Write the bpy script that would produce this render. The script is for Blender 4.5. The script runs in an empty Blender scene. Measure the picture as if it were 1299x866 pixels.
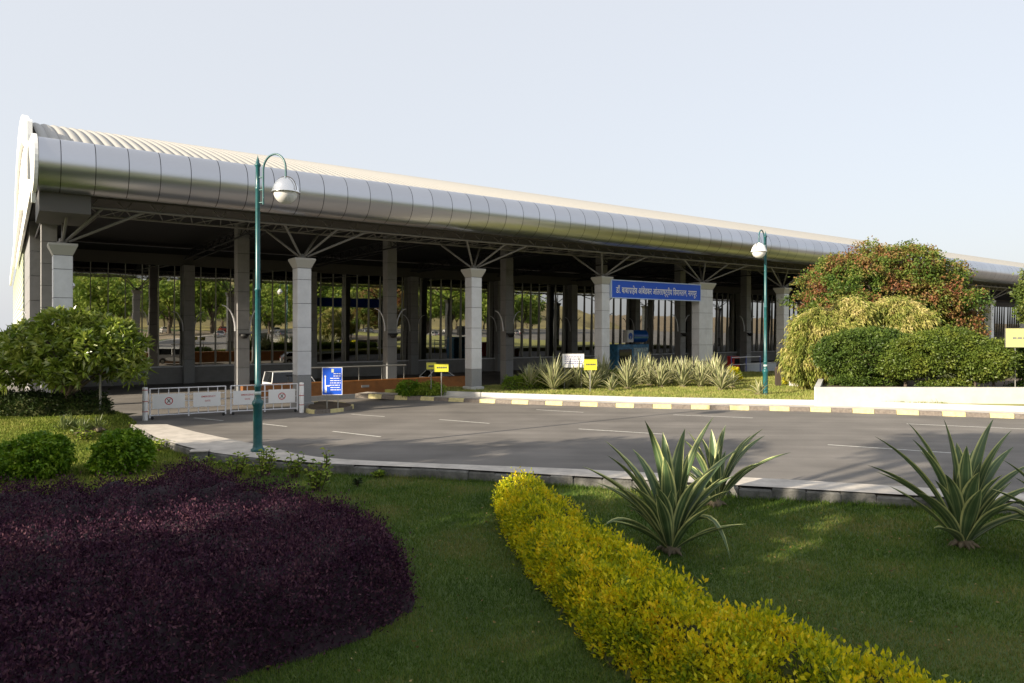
import bpy, math, random
import numpy as np
from mathutils import Vector, Matrix
R = math.radians
U = 1.5                       # metres per layout module
rng = np.random.default_rng(7)
random.seed(7)
scn = bpy.context.scene
COL = scn.collection
EYE = 2.95                    # camera height in modules
F = 902.0; CX = 649.5; HY = 421.0

def at(px, py, z=0.0):        # a point of the survey sketch on the level z (modules)
    Y = (EYE - z) * F / (py - HY)
    return ((px - CX) / F * Y, Y)

# ------------------------------------------------------------------ materials
def new_mat(name):
    m = bpy.data.materials.new(name); m.use_nodes = True
    nt = m.node_tree; b = nt.nodes['Principled BSDF']
    return m, nt, b

def simple(name, col, rough=0.6, metal=0.0, noise=0.0, scale=6.0, bump=0.0, bscale=60.0, spec=0.5, detail=4):
    m, nt, b = new_mat(name)
    b.inputs['Base Color'].default_value = (*col, 1)
    b.inputs['Roughness'].default_value = rough
    b.inputs['Metallic'].default_value = metal
    b.inputs['Specular IOR Level'].default_value = spec
    if noise > 0 or bump > 0:
        tc = nt.nodes.new('ShaderNodeTexCoord')
    if noise > 0:
        n = nt.nodes.new('ShaderNodeTexNoise'); n.inputs['Scale'].default_value = scale
        n.inputs['Detail'].default_value = detail; n.inputs['Roughness'].default_value = 0.65
        nt.links.new(tc.outputs['Object'], n.inputs['Vector'])
        r = nt.nodes.new('ShaderNodeValToRGB')
        r.color_ramp.elements[0].position = 0.3; r.color_ramp.elements[1].position = 0.7
        r.color_ramp.elements[0].color = (*[max(0, c * (1 - noise)) for c in col], 1)
        r.color_ramp.elements[1].color = (*[min(1, c * (1 + noise)) for c in col], 1)
        nt.links.new(n.outputs['Fac'], r.inputs['Fac'])
        nt.links.new(r.outputs['Color'], b.inputs['Base Color'])
    if bump > 0:
        n2 = nt.nodes.new('ShaderNodeTexNoise'); n2.inputs['Scale'].default_value = bscale
        n2.inputs['Detail'].default_value = 3
        nt.links.new(tc.outputs['Object'], n2.inputs['Vector'])
        bp = nt.nodes.new('ShaderNodeBump'); bp.inputs['Strength'].default_value = bump
        bp.inputs['Distance'].default_value = 0.02
        nt.links.new(n2.outputs['Fac'], bp.inputs['Height'])
        nt.links.new(bp.outputs['Normal'], b.inputs['Normal'])
    return m

def leafmat(name, cols, hue_scale=1.2, rough=0.55, trans=0.25, clump=0.5, spec=0.3):
    """foliage: a colour for each leaf (attribute rnd) mixed with clump sized variation"""
    m, nt, b = new_mat(name)
    a = nt.nodes.new('ShaderNodeAttribute'); a.attribute_name = 'rnd'
    tc = nt.nodes.new('ShaderNodeTexCoord')
    n = nt.nodes.new('ShaderNodeTexNoise'); n.inputs['Scale'].default_value = hue_scale; n.inputs['Detail'].default_value = 2
    nt.links.new(tc.outputs['Object'], n.inputs['Vector'])
    mr = nt.nodes.new('ShaderNodeMapRange'); mr.inputs['From Min'].default_value = 0.32; mr.inputs['From Max'].default_value = 0.68
    nt.links.new(n.outputs['Fac'], mr.inputs['Value'])
    mx = nt.nodes.new('ShaderNodeMix'); mx.data_type = 'FLOAT'; mx.inputs['Factor'].default_value = clump
    nt.links.new(a.outputs['Fac'], mx.inputs['A']); nt.links.new(mr.outputs['Result'], mx.inputs['B'])
    r = nt.nodes.new('ShaderNodeValToRGB')
    while len(r.color_ramp.elements) < len(cols): r.color_ramp.elements.new(0.5)
    for i, c in enumerate(cols):
        r.color_ramp.elements[i].position = 0.12 + 0.76 * i / (len(cols) - 1)
        r.color_ramp.elements[i].color = (*c, 1)
    nt.links.new(mx.outputs['Result'], r.inputs['Fac'])
    nt.links.new(r.outputs['Color'], b.inputs['Base Color'])
    b.inputs['Roughness'].default_value = rough
    b.inputs['Specular IOR Level'].default_value = spec
    if trans > 0:
        t = nt.nodes.new('ShaderNodeBsdfTranslucent'); nt.links.new(r.outputs['Color'], t.inputs['Color'])
        ms = nt.nodes.new('ShaderNodeMixShader'); ms.inputs['Fac'].default_value = trans
        out = nt.nodes['Material Output']
        nt.links.new(b.outputs['BSDF'], ms.inputs[1]); nt.links.new(t.outputs['BSDF'], ms.inputs[2])
        nt.links.new(ms.outputs['Shader'], out.inputs['Surface'])
    return m

# ------------------------------------------------------------------ mesh helpers
def link(o, parent=None):
    COL.objects.link(o)
    if parent is not None: o.parent = parent
    return o

def tag(o, label=None, cat=None, group=None, kind=None):
    if label: o['label'] = label
    if cat: o['category'] = cat
    if group: o['group'] = group
    if kind: o['kind'] = kind
    return o

def empty(name, loc=(0, 0, 0), rz=0.0):
    o = bpy.data.objects.new(name, None); o.empty_display_size = 0.3
    o.location = [c * U for c in loc]; o.rotation_euler = (0, 0, rz)
    return link(o)

def mesh_np(name, V, Fc, mat, parent=None, rnd=None, smooth=False, loc=None, uv=None):
    """V (n,3) array in modules, Fc (m,k) array"""
    V = np.asarray(V, np.float32) * U
    Fc = np.asarray(Fc, np.int32)
    me = bpy.data.meshes.new(name)
    m, k = Fc.shape
    me.vertices.add(len(V)); me.vertices.foreach_set('co', V.ravel())
    me.loops.add(m * k); me.loops.foreach_set('vertex_index', Fc.ravel())
    me.polygons.add(m)
    me.polygons.foreach_set('loop_start', np.arange(0, m * k, k, dtype=np.int32))
    me.polygons.foreach_set('loop_total', np.full(m, k, np.int32))
    if smooth: me.polygons.foreach_set('use_smooth', np.ones(m, bool))
    if rnd is not None:
        at_ = me.attributes.new('rnd', 'FLOAT', 'FACE'); at_.data.foreach_set('value', np.asarray(rnd, np.float32))
    if uv is not None:
        l = me.uv_layers.new(name='UVMap'); l.data.foreach_set('uv', np.asarray(uv, np.float32).ravel())
    me.update(calc_edges=True)
    me.materials.append(mat)
    o = bpy.data.objects.new(name, me)
    if loc is not None: o.location = [c * U for c in loc]
    return link(o, parent)

class MB:
    def __init__(s): s.v = []; s.f = []; s.m = []; s.sm = []
    def add(s, vs, fs, mi=0, smooth=False):
        b = len(s.v); s.v += [tuple(p) for p in vs]
        for f in fs: s.f.append(tuple(b + i for i in f)); s.m.append(mi); s.sm.append(smooth)
    def box(s, x0, y0, z0, x1, y1, z1, mi=0, M=None):
        vs = [(x0,y0,z0),(x1,y0,z0),(x1,y1,z0),(x0,y1,z0),(x0,y0,z1),(x1,y0,z1),(x1,y1,z1),(x0,y1,z1)]
        if M is not None: vs = [tuple(M @ Vector(p)) for p in vs]
        s.add(vs, [(0,3,2,1),(4,5,6,7),(0,1,5,4),(1,2,6,5),(2,3,7,6),(3,0,4,7)], mi)
    def bbox(s, x0, y0, z0, x1, y1, z1, b=0.01, mi=0):
        """box with chamfered vertical edges and top"""
        def ring(i, z): return [(x0+i,y0,z),(x1-i,y0,z),(x1,y0+i,z),(x1,y1-i,z),(x1-i,y1,z),(x0+i,y1,z),(x0,y1-i,z),(x0,y0+i,z)]
        vs = ring(b, z0) + ring(b, z1-b) + [( (x0+x1)/2+(p[0]-(x0+x1)/2)*(1-2*b/(x1-x0)), (y0+y1)/2+(p[1]-(y0+y1)/2)*(1-2*b/(y1-y0)), z1) for p in ring(b, z1)]
        fs = [tuple(range(7,-1,-1)), tuple(range(16,24))]
        for k in (0, 8):
            for i in range(8): j=(i+1)%8; fs.append((k+i,k+j,k+8+j,k+8+i))
        s.add(vs, fs, mi)
    def frustum(s, cx, cy, z0, z1, a0, b0, a1, b1, mi=0):
        vs=[]
        for z,a,b in ((z0,a0,b0),(z1,a1,b1)): vs += [(cx-a,cy-b,z),(cx+a,cy-b,z),(cx+a,cy+b,z),(cx-a,cy+b,z)]
        s.add(vs, [(0,3,2,1),(4,5,6,7),(0,1,5,4),(1,2,6,5),(2,3,7,6),(3,0,4,7)], mi)
    def tube(s, pts, rad, n=8, mi=0, smooth=True, cap=True):
        pts = [Vector(p) for p in pts]
        if not hasattr(rad, '__len__'): rad = [rad] * len(pts)
        vs = []; prev = None
        for i, p in enumerate(pts):
            d = (pts[min(i+1, len(pts)-1)] - pts[max(i-1, 0)]).normalized()
            if prev is None:
                a = d.orthogonal().normalized()
            else:
                a = (prev - d * prev.dot(d)).normalized()
            prev = a; b = d.cross(a)
            for k in range(n):
                t = 2*math.pi*k/n
                vs.append(p + a*math.cos(t)*rad[i] + b*math.sin(t)*rad[i])
        fs = []
        for i in range(len(pts)-1):
            for k in range(n):
                k2=(k+1)%n; fs.append((i*n+k, i*n+k2, (i+1)*n+k2, (i+1)*n+k))
        s.add(vs, fs, mi, smooth)
        if cap:
            s.add(vs[:n], [tuple(range(n-1,-1,-1))], mi); s.add(vs[-n:], [tuple(range(n))], mi)
    def lathe(s, prof, cx=0, cy=0, n=20, mi=0, smooth=True):
        vs=[]; fs=[]
        for r,z in prof:
            for k in range(n):
                t=2*math.pi*k/n; vs.append((cx+r*math.cos(t), cy+r*math.sin(t), z))
        for i in range(len(prof)-1):
            for k in range(n):
                k2=(k+1)%n; fs.append((i*n+k,i*n+k2,(i+1)*n+k2,(i+1)*n+k))
        s.add(vs, fs, mi, smooth)
    def prism(s, poly, z0, z1, mi=0, M=None, topmi=None):
        n=len(poly)
        vs=[(p[0],p[1],z0) for p in poly]+[(p[0],p[1],z1) for p in poly]
        if M is not None: vs=[tuple(M @ Vector(p)) for p in vs]
        s.add(vs,[tuple(range(n,2*n))], mi if topmi is None else topmi)
        s.add(vs,[tuple(range(n-1,-1,-1))]+[(i,(i+1)%n,n+(i+1)%n,n+i) for i in range(n)], mi)
    def build(s, name, mats, parent=None, loc=None):
        if not isinstance(mats, (list, tuple)): mats=[mats]
        me=bpy.data.meshes.new(name)
        me.from_pydata([tuple(c*U for c in p) for p in s.v], [], s.f)
        me.polygons.foreach_set('material_index', s.m); me.polygons.foreach_set('use_smooth', s.sm)
        for m in mats: me.materials.append(m)
        me.validate(); me.update()
        o=bpy.data.objects.new(name, me)
        if loc is not None: o.location=[c*U for c in loc]
        return link(o, parent)

def copy_tree(o, parent=None):
    c = o.copy(); COL.objects.link(c)
    if parent is not None: c.parent = parent
    for ch in [x for x in bpy.data.objects if x.parent == o and x != c]:
        copy_tree(ch, c)
    return c

def unit(a): return a / np.maximum(1e-9, np.linalg.norm(a, axis=-1, keepdims=True))

def leaf_arrays(P, D, L, W, droop=0.15, seg=1):
    """diamond leaves: base P, direction D, length L, width W"""
    n = len(P); L = np.broadcast_to(L, n)[:, None]; W = np.broadcast_to(W, n)[:, None]
    D = unit(D); rv = unit(rng.normal(size=(n, 3)))
    S = unit(np.cross(D, rv)); N = np.cross(S, D)
    mid = P + D * L * 0.5 + N * L * 0.10
    tip = P + D * L - np.array([0, 0, 1.0]) * L * droop
    V = np.stack([P, mid + S * W * 0.5, tip, mid - S * W * 0.5], 1).reshape(-1, 3)
    Fc = np.arange(n * 4).reshape(n, 4)
    return V, Fc

def foliage(name, P, D, L, W, mat, parent=None, droop=0.15, rnd=None, loc=None):
    V, Fc = leaf_arrays(P, D, L, W, droop)
    if rnd is None: rnd = rng.random(len(P))
    return mesh_np(name, V, Fc, mat, parent, rnd=rnd, loc=loc)

def crown(lobes, nclump, per, cr, fill=0.35, zmin=None):
    """clump centres on/near the lobes' surfaces, leaves round each clump"""
    lobes = np.array(lobes, float)                      # cx cy cz rx ry rz
    w = (lobes[:, 3] * lobes[:, 4] + lobes[:, 4] * lobes[:, 5]); w = w / w.sum()
    idx = rng.choice(len(lobes), nclump, p=w)
    d = unit(rng.normal(size=(nclump, 3)))
    rr = np.where(rng.random(nclump) < fill, rng.uniform(0.45, 0.9, nclump), rng.uniform(0.88, 1.08, nclump))
    C = lobes[idx, :3] + d * lobes[idx, 3:] * rr[:, None]
    keep = np.ones(nclump, bool)
    for l in lobes:
        q = (((C - l[:3]) / l[3:]) ** 2).sum(1)
        keep &= q > 0.35
    if zmin is not None: keep &= C[:, 2] > zmin
    C = C[keep]; d = d[keep]
    s = np.repeat(rng.uniform(0.6, 1.3, len(C)), per)
    P = np.repeat(C, per, 0) + rng.normal(size=(len(C) * per, 3)) * cr * s[:, None] * np.array([1, 1, 0.6])
    Dr = unit(np.repeat(d, per, 0) * 0.7 + unit(rng.normal(size=P.shape)))
    cl = np.repeat(rng.random(len(C)), per)
    return P, Dr, cl

def trunk_mesh(base, splits, r0, mb=None, twigs=2):
    """tapered trunk that divides into limbs reaching the given points"""
    mb = mb or MB()
    base = Vector(base)
    cz = sum(s[2] for s in splits) / len(splits)
    fork = Vector((base.x + random.uniform(-.05, .05), base.y, base.z + (cz - base.z) * 0.38))
    mb.tube([base - Vector((0,0,.05)), base + Vector((0, 0, .06)), base.lerp(fork, .5) + Vector((r0*.3, 0, 0)), fork], [r0 * 1.5, r0*1.1, r0 * .85, r0 * .75], 8)
    for t in splits:
        t = Vector(t); mid = fork.lerp(t, .45) + Vector((random.uniform(-.1,.1), random.uniform(-.1,.1), random.uniform(.0,.2)))
        mb.tube([fork - Vector((0,0,r0*.5)), mid, t], [r0 * .6, r0 * .38, r0 * .12], 6)
        for k in range(twigs):
            e = t + Vector((random.uniform(-1,1), random.uniform(-1,1), random.uniform(-.4,.35))) * min(.45,(t - fork).length * .30)
            mb.tube([mid.lerp(t, random.uniform(.2,.8)), e], [r0 * .2, r0 * .05], 5)
    return mb

def seg_dist(P, poly):
    """distance of points to polygon outline and inside flag"""
    poly = np.array(poly, float); A = poly; B = np.roll(poly, -1, 0)
    best = np.full(len(P), 1e9); inside = np.zeros(len(P), bool)
    for a, b in zip(A, B):
        ab = b - a; t = np.clip(((P - a) @ ab) / (ab @ ab), 0, 1)
        best = np.minimum(best, np.linalg.norm(P - a - t[:, None] * ab, axis=1))
        c = ((a[1] > P[:, 1]) != (b[1] > P[:, 1]))
        with np.errstate(divide='ignore', invalid='ignore'):
            xi = (b[0] - a[0]) * (P[:, 1] - a[1]) / (b[1] - a[1]) + a[0]
        inside ^= c & (P[:, 0] < xi)
    return best, inside

def smooth_poly(pts, it=2):
    for _ in range(it):
        q = []
        for i in range(len(pts)):
            a = pts[i]; b = pts[(i+1) % len(pts)]
            q += [(a[0]*.75+b[0]*.25, a[1]*.75+b[1]*.25), (a[0]*.25+b[0]*.75, a[1]*.25+b[1]*.75)]
        pts = q
    return pts

class Noise2:
    def __init__(s, scale, seed, n=14):
        r = np.random.default_rng(seed)
        a = r.uniform(0, 2*np.pi, n); f = scale * r.uniform(.5, 1.6, n)
        s.k = np.stack([np.cos(a)*f, np.sin(a)*f], 1) * 2*np.pi; s.p = r.uniform(0, 2*np.pi, n)
    def __call__(s, P):
        return np.sin(P @ s.k.T + s.p).mean(1) * 1.9

def bed(name, poly, H, edge, z0, n, L, W, mat, parent=None, bump=0.12, bscale=0.9, up=0.8, jitter=0.05, droop=0.1, side=0.3, shoots=0, coremat=None, near=None, clump_r=0.0):
    """a clipped mass of small plants: leaves through the skin of a rounded bed over a twiggy core"""
    poly = smooth_poly(poly, 2); pa = np.array(poly)
    lo = pa.min(0); hi = pa.max(0)
    nz = Noise2(bscale, 11); nz2 = Noise2(bscale*2.7, 12)
    def hgt(P, d):
        e = np.clip(d / edge, 0, 1)
        return z0 + (H + bump*(.55-1.5*np.abs(nz(P))) + bump*.5*nz2(P)) * np.sqrt(np.clip(1-(1-e)**2, 0, 1))
    ntop = int(n*(1-side)); pts = []
    cnt = 0
    while cnt < ntop:
        Q = rng.uniform(lo, hi, (ntop*2, 2))
        if near is not None:
            pr = np.clip((near / np.maximum(.5, np.linalg.norm(Q, axis=1)))**2, 0, 1)
            Q = Q[rng.random(len(Q)) < pr]
        d, ins = seg_dist(Q, poly); Q = Q[ins]; pts.append(Q); cnt += len(Q)
    Q = np.concatenate(pts)[:ntop]
    d, _ = seg_dist(Q, poly)
    Z = hgt(Q, d)
    P = np.column_stack([Q, Z])
    D = np.tile([0, 0, up], (ntop, 1)) + unit(rng.normal(size=(ntop, 3)))
    c = pa.mean(0)
    ns = n - ntop
    A = pa; B = np.roll(pa, -1, 0); ln = np.linalg.norm(B-A, axis=1)
    i = rng.choice(len(A), ns, p=ln/ln.sum()); t = rng.random(ns)[:, None]
    E = A[i]*(1-t)+B[i]*t
    area = 0.5*np.sum(A[:,0]*B[:,1]-B[:,0]*A[:,1])
    nn = np.stack([-(B-A)[i,1], (B-A)[i,0]], 1); nn = unit(nn) * (1 if area > 0 else -1)   # inward
    zz = rng.random(ns)**1.0*.97
    dd = edge*(1-np.sqrt(1-zz**2))
    PP = E + nn*dd[:, None]
    Zs = z0 + (H + bump*(.55-1.5*np.abs(nz(PP)))) * zz
    Ps = np.column_stack([PP, Zs]); Ds = np.column_stack([-nn*.9, np.full(ns, .35)]) + unit(rng.normal(size=(ns,3)))
    P = np.concatenate([P, Ps]); D = np.concatenate([D, Ds])
    if clump_r > 0:
        k = len(P)//14
        cc = P[rng.choice(len(P), k)]
        # gather leaves towards small shoots
        grid = {}
        j = rng.integers(0, k, len(P)//2)
        P[:len(j)] = cc[j] + rng.normal(size=(len(j),3))*clump_r + np.array([0,0,clump_r*.7])
        D[:len(j)] = (P[:len(j)] - cc[j]) / clump_r + np.array([0,0,1.2])
    if shoots:
        k = rng.choice(len(P), shoots); q = 9
        hh = rng.uniform(.04,.15,shoots)[:,None]*np.linspace(.1,1,q)[None,:]
        ln = rng.normal(size=(shoots,2))*.22
        S_ = np.repeat(P[k],q,0); S_[:,2] += hh.ravel(); S_[:,:2] += (ln[:,None,:]*hh[:,:,None]).reshape(-1,2)
        P = np.concatenate([P,S_]); D = np.concatenate([D, np.tile([0,0,.7],(len(S_),1))+unit(rng.normal(size=S_.shape))])
    P = P + rng.normal(size=P.shape)*jitter*np.where(rng.random(len(P))<.85,.8,1.7)[:,None]
    P[:,2] = np.maximum(P[:,2], z0+.01)
    o = foliage(name, P, D, rng.uniform(.6,1.3,len(P))*L, rng.uniform(.7,1.2,len(P))*W, mat, parent, droop)
    if coremat is not None:
        st = max(.12, edge*.28)
        gx = np.arange(lo[0], hi[0]+st, st); gy = np.arange(lo[1], hi[1]+st, st)
        X, Y = np.meshgrid(gx, gy); Pg = np.column_stack([X.ravel(), Y.ravel()])
        d, ins = seg_dist(Pg, poly); d = np.where(ins, d, 0)
        Zg = np.where(ins, hgt(Pg, d)*1.0 - max(.03, jitter*1.2), z0-.05)
        Zg = np.maximum(Zg, z0-.05)
        nx, ny = len(gx), len(gy)
        a = (np.arange(ny-1)[:,None]*nx + np.arange(nx-1)[None,:]).ravel()
        mesh_np('inner_twigs', np.column_stack([Pg, Zg]), np.stack([a, a+1, a+nx+1, a+nx], 1), coremat, o, smooth=True)
    return o

# ------------------------------------------------------------------ world, sun, camera
SUN_AZ = math.atan2(-0.80, -0.60)        # compass style angle (x, y) towards the sun
SUN_EL = R(21.5)
w = bpy.data.worlds.new('World'); scn.world = w; w.use_nodes = True
nt = w.node_tree; bg = nt.nodes['Background']
sky = nt.nodes.new('ShaderNodeTexSky'); sky.sky_type = 'NISHITA'; sky.sun_disc = False
sky.sun_elevation = SUN_EL; sky.sun_rotation = SUN_AZ % (2*math.pi)
sky.air_density = 1.0; sky.dust_density = 4.0; sky.ozone_density = 1.0; sky.altitude = 100
hz_=nt.nodes.new('ShaderNodeMix'); hz_.data_type='RGBA'; hz_.inputs['Factor'].default_value=.78     # thin high haze washing out the blue
hz_.inputs['B'].default_value=(3.68,3.76,3.92,1)
nt.links.new(sky.outputs['Color'], hz_.inputs['A']); nt.links.new(hz_.outputs['Result'], bg.inputs['Color']); bg.inputs['Strength'].default_value = 0.129
sd = Vector((math.sin(SUN_AZ)*math.cos(SUN_EL), math.cos(SUN_AZ)*math.cos(SUN_EL), math.sin(SUN_EL)))
ld = bpy.data.lights.new('sun', 'SUN'); ld.energy = 5.0; ld.angle = R(0.6); ld.color = (1.0, 0.87, 0.68)
lo_ = bpy.data.objects.new('sun', ld); COL.objects.link(lo_)
lo_.rotation_euler = (-sd).to_track_quat('-Z', 'Y').to_euler()
lo_.location = (0, 0, 60)
cam = bpy.data.cameras.new('camera'); cam.lens = F/1299*36; cam.sensor_width = 36
cam.shift_y = -(433-HY)/1299; cam.clip_end = 3000; cam.clip_start = 0.1
co = bpy.data.objects.new('camera', cam); COL.objects.link(co)
co.location = (0, 0, EYE*U); co.rotation_euler = (R(90), 0, 0)
scn.camera = co
vs_ = scn.view_settings; vs_.view_transform = 'Standard'; vs_.look = 'None'; vs_.exposure = 0.88; vs_.gamma = 1; vs_.use_curve_mapping = False

# ------------------------------------------------------------------ building frame
UX = Vector((0.8136, 0.5814)); NX = Vector((-0.5814, 0.8136)); P0 = Vector((-1.776, 32.7))
BROT = math.atan2(0.5814, 0.8136)
def bw(s, t): p = P0 + UX*s + NX*t; return (p.x, p.y)       # building coords to ground coords
def wb(x, y): d = Vector((x, y)) - P0; return (d.dot(UX), d.dot(NX))

def road_z(P):
    t = (P - np.array(P0)) @ np.array(NX)
    e = np.clip((t + 1.0) / 7.0, 0, 1); e = e*e*(3-2*e)
    return -0.30*e

# ------------------------------------------------------------------ palette
m, nt, b = new_mat('asphalt')
tc=nt.nodes.new('ShaderNodeTexCoord')
def _noise(scale,detail,vec,lo,hi,a,c):
    n=nt.nodes.new('ShaderNodeTexNoise'); n.inputs['Scale'].default_value=scale; n.inputs['Detail'].default_value=detail; nt.links.new(vec,n.inputs['Vector'])
    r=nt.nodes.new('ShaderNodeMapRange'); r.inputs['From Min'].default_value=lo; r.inputs['From Max'].default_value=hi; r.inputs['To Min'].default_value=a; r.inputs['To Max'].default_value=c
    nt.links.new(n.outputs['Fac'],r.inputs['Value']); return r.outputs['Result'], n
mp=nt.nodes.new('ShaderNodeMapping'); mp.vector_type='TEXTURE'; mp.inputs['Rotation'].default_value=(0,0,R(-4)); mp.inputs['Scale'].default_value=(14,.9,1); nt.links.new(tc.outputs['Object'],mp.inputs['Vector'])
f1,_=_noise(.30,8,tc.outputs['Object'],.35,.65,.80,1.16); f2,_=_noise(1.0,3,mp.outputs['Vector'],.35,.65,.86,1.10); f3,gn=_noise(55,2,tc.outputs['Object'],.3,.7,.78,1.2)
def _mul(a,c):
    q=nt.nodes.new('ShaderNodeMath'); q.operation='MULTIPLY'; nt.links.new(a,q.inputs[0]); nt.links.new(c,q.inputs[1]); return q.outputs[0]
fm=_mul(_mul(f1,f2),f3)
mx=nt.nodes.new('ShaderNodeMix'); mx.data_type='RGBA'; mx.blend_type='MULTIPLY'; mx.inputs['Factor'].default_value=1; mx.inputs['A'].default_value=(.160,.148,.136,1)
nt.links.new(fm,mx.inputs['B']); nt.links.new(mx.outputs['Result'],b.inputs['Base Color']); b.inputs['Roughness'].default_value=.85
bp=nt.nodes.new('ShaderNodeBump'); bp.inputs['Strength'].default_value=.35; bp.inputs['Distance'].default_value=.01; nt.links.new(gn.outputs['Fac'],bp.inputs['Height']); nt.links.new(bp.outputs['Normal'],b.inputs['Normal'])
M_asphalt=m
M_pave = simple('concrete_paving', (0.50, 0.46, 0.41), 0.85, noise=0.22, scale=1.6, bump=0.3, bscale=30, detail=8)
M_paint = simple('road_paint', (0.60, 0.59, 0.55), 0.7, noise=0.35, scale=7, detail=8)
M_kyel = simple('kerb_yellow', (0.62, 0.55, 0.27), 0.7, noise=0.2, scale=6)
M_kblk = simple('kerb_dark', (0.17, 0.145, 0.125), 0.7, noise=0.3, scale=8)
M_conc = simple('white_wash', (0.50, 0.50, 0.485), 0.8, noise=0.10, scale=1.5, bump=0.2, bscale=20, detail=8)
M_stone = simple('kerb_stone', (0.15, 0.148, 0.14), 0.95, noise=0.6, scale=1.6, bump=0.8, bscale=18, detail=6)
M_soil = simple('soil', (0.085, 0.062, 0.04), 0.95, noise=0.4, scale=2.5, bump=0.6, bscale=14)
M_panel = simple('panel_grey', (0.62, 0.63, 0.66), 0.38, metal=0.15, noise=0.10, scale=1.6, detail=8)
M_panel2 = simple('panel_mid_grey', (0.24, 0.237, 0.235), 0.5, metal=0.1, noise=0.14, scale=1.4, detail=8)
M_joint = simple('joint_dark', (0.03, 0.03, 0.035), 0.8)
M_granite = simple('granite', (0.26, 0.265, 0.27), 0.4, noise=0.2, scale=25)
M_cap = simple('cap_cream', (0.44, 0.43, 0.40), 0.5)
M_steel = simple('truss_paint', (0.19, 0.18, 0.165), 0.45)
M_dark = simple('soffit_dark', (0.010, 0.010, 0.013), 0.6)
M_header = simple('header_beige', (0.075, 0.07, 0.062), 0.6)
M_mull = simple('mullion', (0.30, 0.30, 0.28), 0.35, metal=0.4)
M_white = simple('white_paint', (0.80, 0.80, 0.80), 0.45)
M_offw = simple('fascia_white', (0.82, 0.82, 0.80), 0.45, noise=0.03, scale=1)
M_rail = simple('rail_white', (0.72, 0.72, 0.75), 0.4, noise=0.08, scale=8)
M_teal = simple('lamp_teal', (0.014, 0.095, 0.105), 0.32, noise=0.25, scale=5)
M_chrome = simple('lamp_metal', (0.80, 0.80, 0.80), 0.22, metal=0.9)
M_globe = simple('lamp_globe', (0.75, 0.75, 0.75), 0.12)
M_blue = simple('sign_blue', (0.005, 0.085, 0.60), 0.45)
M_blue2 = simple('sign_cobalt', (0.006, 0.10, 0.52), 0.45)
M_yel = simple('board_yellow', (0.62, 0.60, 0.05), 0.5)
M_ink = simple('ink_dark', (0.10, 0.10, 0.08), 0.6)
M_red = simple('ink_red', (0.50, 0.06, 0.06), 0.6)
M_black = simple('rubber_black', (0.012, 0.012, 0.013), 0.6)
M_glassdk = simple('car_glass', (0.012, 0.014, 0.016), 0.06)
M_bark = simple('bark', (0.10, 0.078, 0.058), 0.9, noise=0.4, scale=5, bump=0.8, bscale=16)
M_twig = simple('twig', (0.07, 0.05, 0.035), 0.9)
M_wood = simple('post_wood', (0.06, 0.045, 0.035), 0.8)
M_orange = simple('orange_render', (0.22, 0.085, 0.018), 0.55, noise=0.25, scale=2)

m, nt, b = new_mat('mirror_glass')       # tinted reflective curtain glass
b.inputs['Base Color'].default_value = (0.52, 0.52, 0.50, 1); b.inputs['Metallic'].default_value = 1.0
b.inputs['Roughness'].default_value = 0.015
tc = nt.nodes.new('ShaderNodeTexCoord'); nz_ = nt.nodes.new('ShaderNodeTexNoise'); nz_.inputs['Scale'].default_value = 0.35
nt.links.new(tc.outputs['Object'], nz_.inputs['Vector'])
bp = nt.nodes.new('ShaderNodeBump'); bp.inputs['Strength'].default_value = 0.05; bp.inputs['Distance'].default_value = 0.08
nt.links.new(nz_.outputs['Fac'], bp.inputs['Height']); nt.links.new(bp.outputs['Normal'], b.inputs['Normal'])
M_glass = m

def metal_panel(name, col, rough):
    m, nt, b = new_mat(name)
    a = nt.nodes.new('ShaderNodeAttribute'); a.attribute_name = 'rnd'
    mr = nt.nodes.new('ShaderNodeMapRange'); mr.inputs['To Min'].default_value = 0.92; mr.inputs['To Max'].default_value = 1.04
    nt.links.new(a.outputs['Fac'], mr.inputs['Value'])
    mm = nt.nodes.new('ShaderNodeMix'); mm.data_type = 'RGBA'; mm.blend_type = 'MULTIPLY'; mm.inputs['Factor'].default_value = 1
    mm.inputs['A'].default_value = (*col, 1)
    nt.links.new(mr.outputs['Result'], mm.inputs['B'])
    nt.links.new(mm.outputs['Result'], b.inputs['Base Color'])
    b.inputs['Metallic'].default_value = 0.95; b.inputs['Roughness'].default_value = rough
    return m
M_nose = metal_panel('brushed_aluminium', (0.56, 0.57, 0.60), 0.30)
M_roof = simple('roof_sheet', (0.36, 0.35, 0.325), 0.55, metal=0.1)
m, nt, b = new_mat('siding_green')
tc = nt.nodes.new('ShaderNodeTexCoord'); sp = nt.nodes.new('ShaderNodeSeparateXYZ'); nt.links.new(tc.outputs['Object'], sp.inputs['Vector'])
b.inputs['Base Color'].default_value = (0.55, 0.60, 0.46, 1); b.inputs['Roughness'].default_value = 0.6
M_siding = m

# ------------------------------------------------------------------ ground, road, path
def ground_sheet():
    n = 60
    xs = np.linspace(-1, 1, n); xs = np.sign(xs)*np.abs(xs)**2.2*1400
    X, Y = np.meshgrid(xs, xs); P = np.column_stack([X.ravel(), Y.ravel(), np.full(n*n, -0.55)])
    a = (np.arange(n-1)[:,None]*n+np.arange(n-1)[None,:]).ravel()
    o = mesh_np('ground', P, np.stack([a,a+1,a+n+1,a+n],1), simple('dry_earth', (0.20,0.15,0.085), 0.95, noise=0.45, scale=0.05, detail=8))
    tag(o, kind='structure')
ground_sheet()

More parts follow.
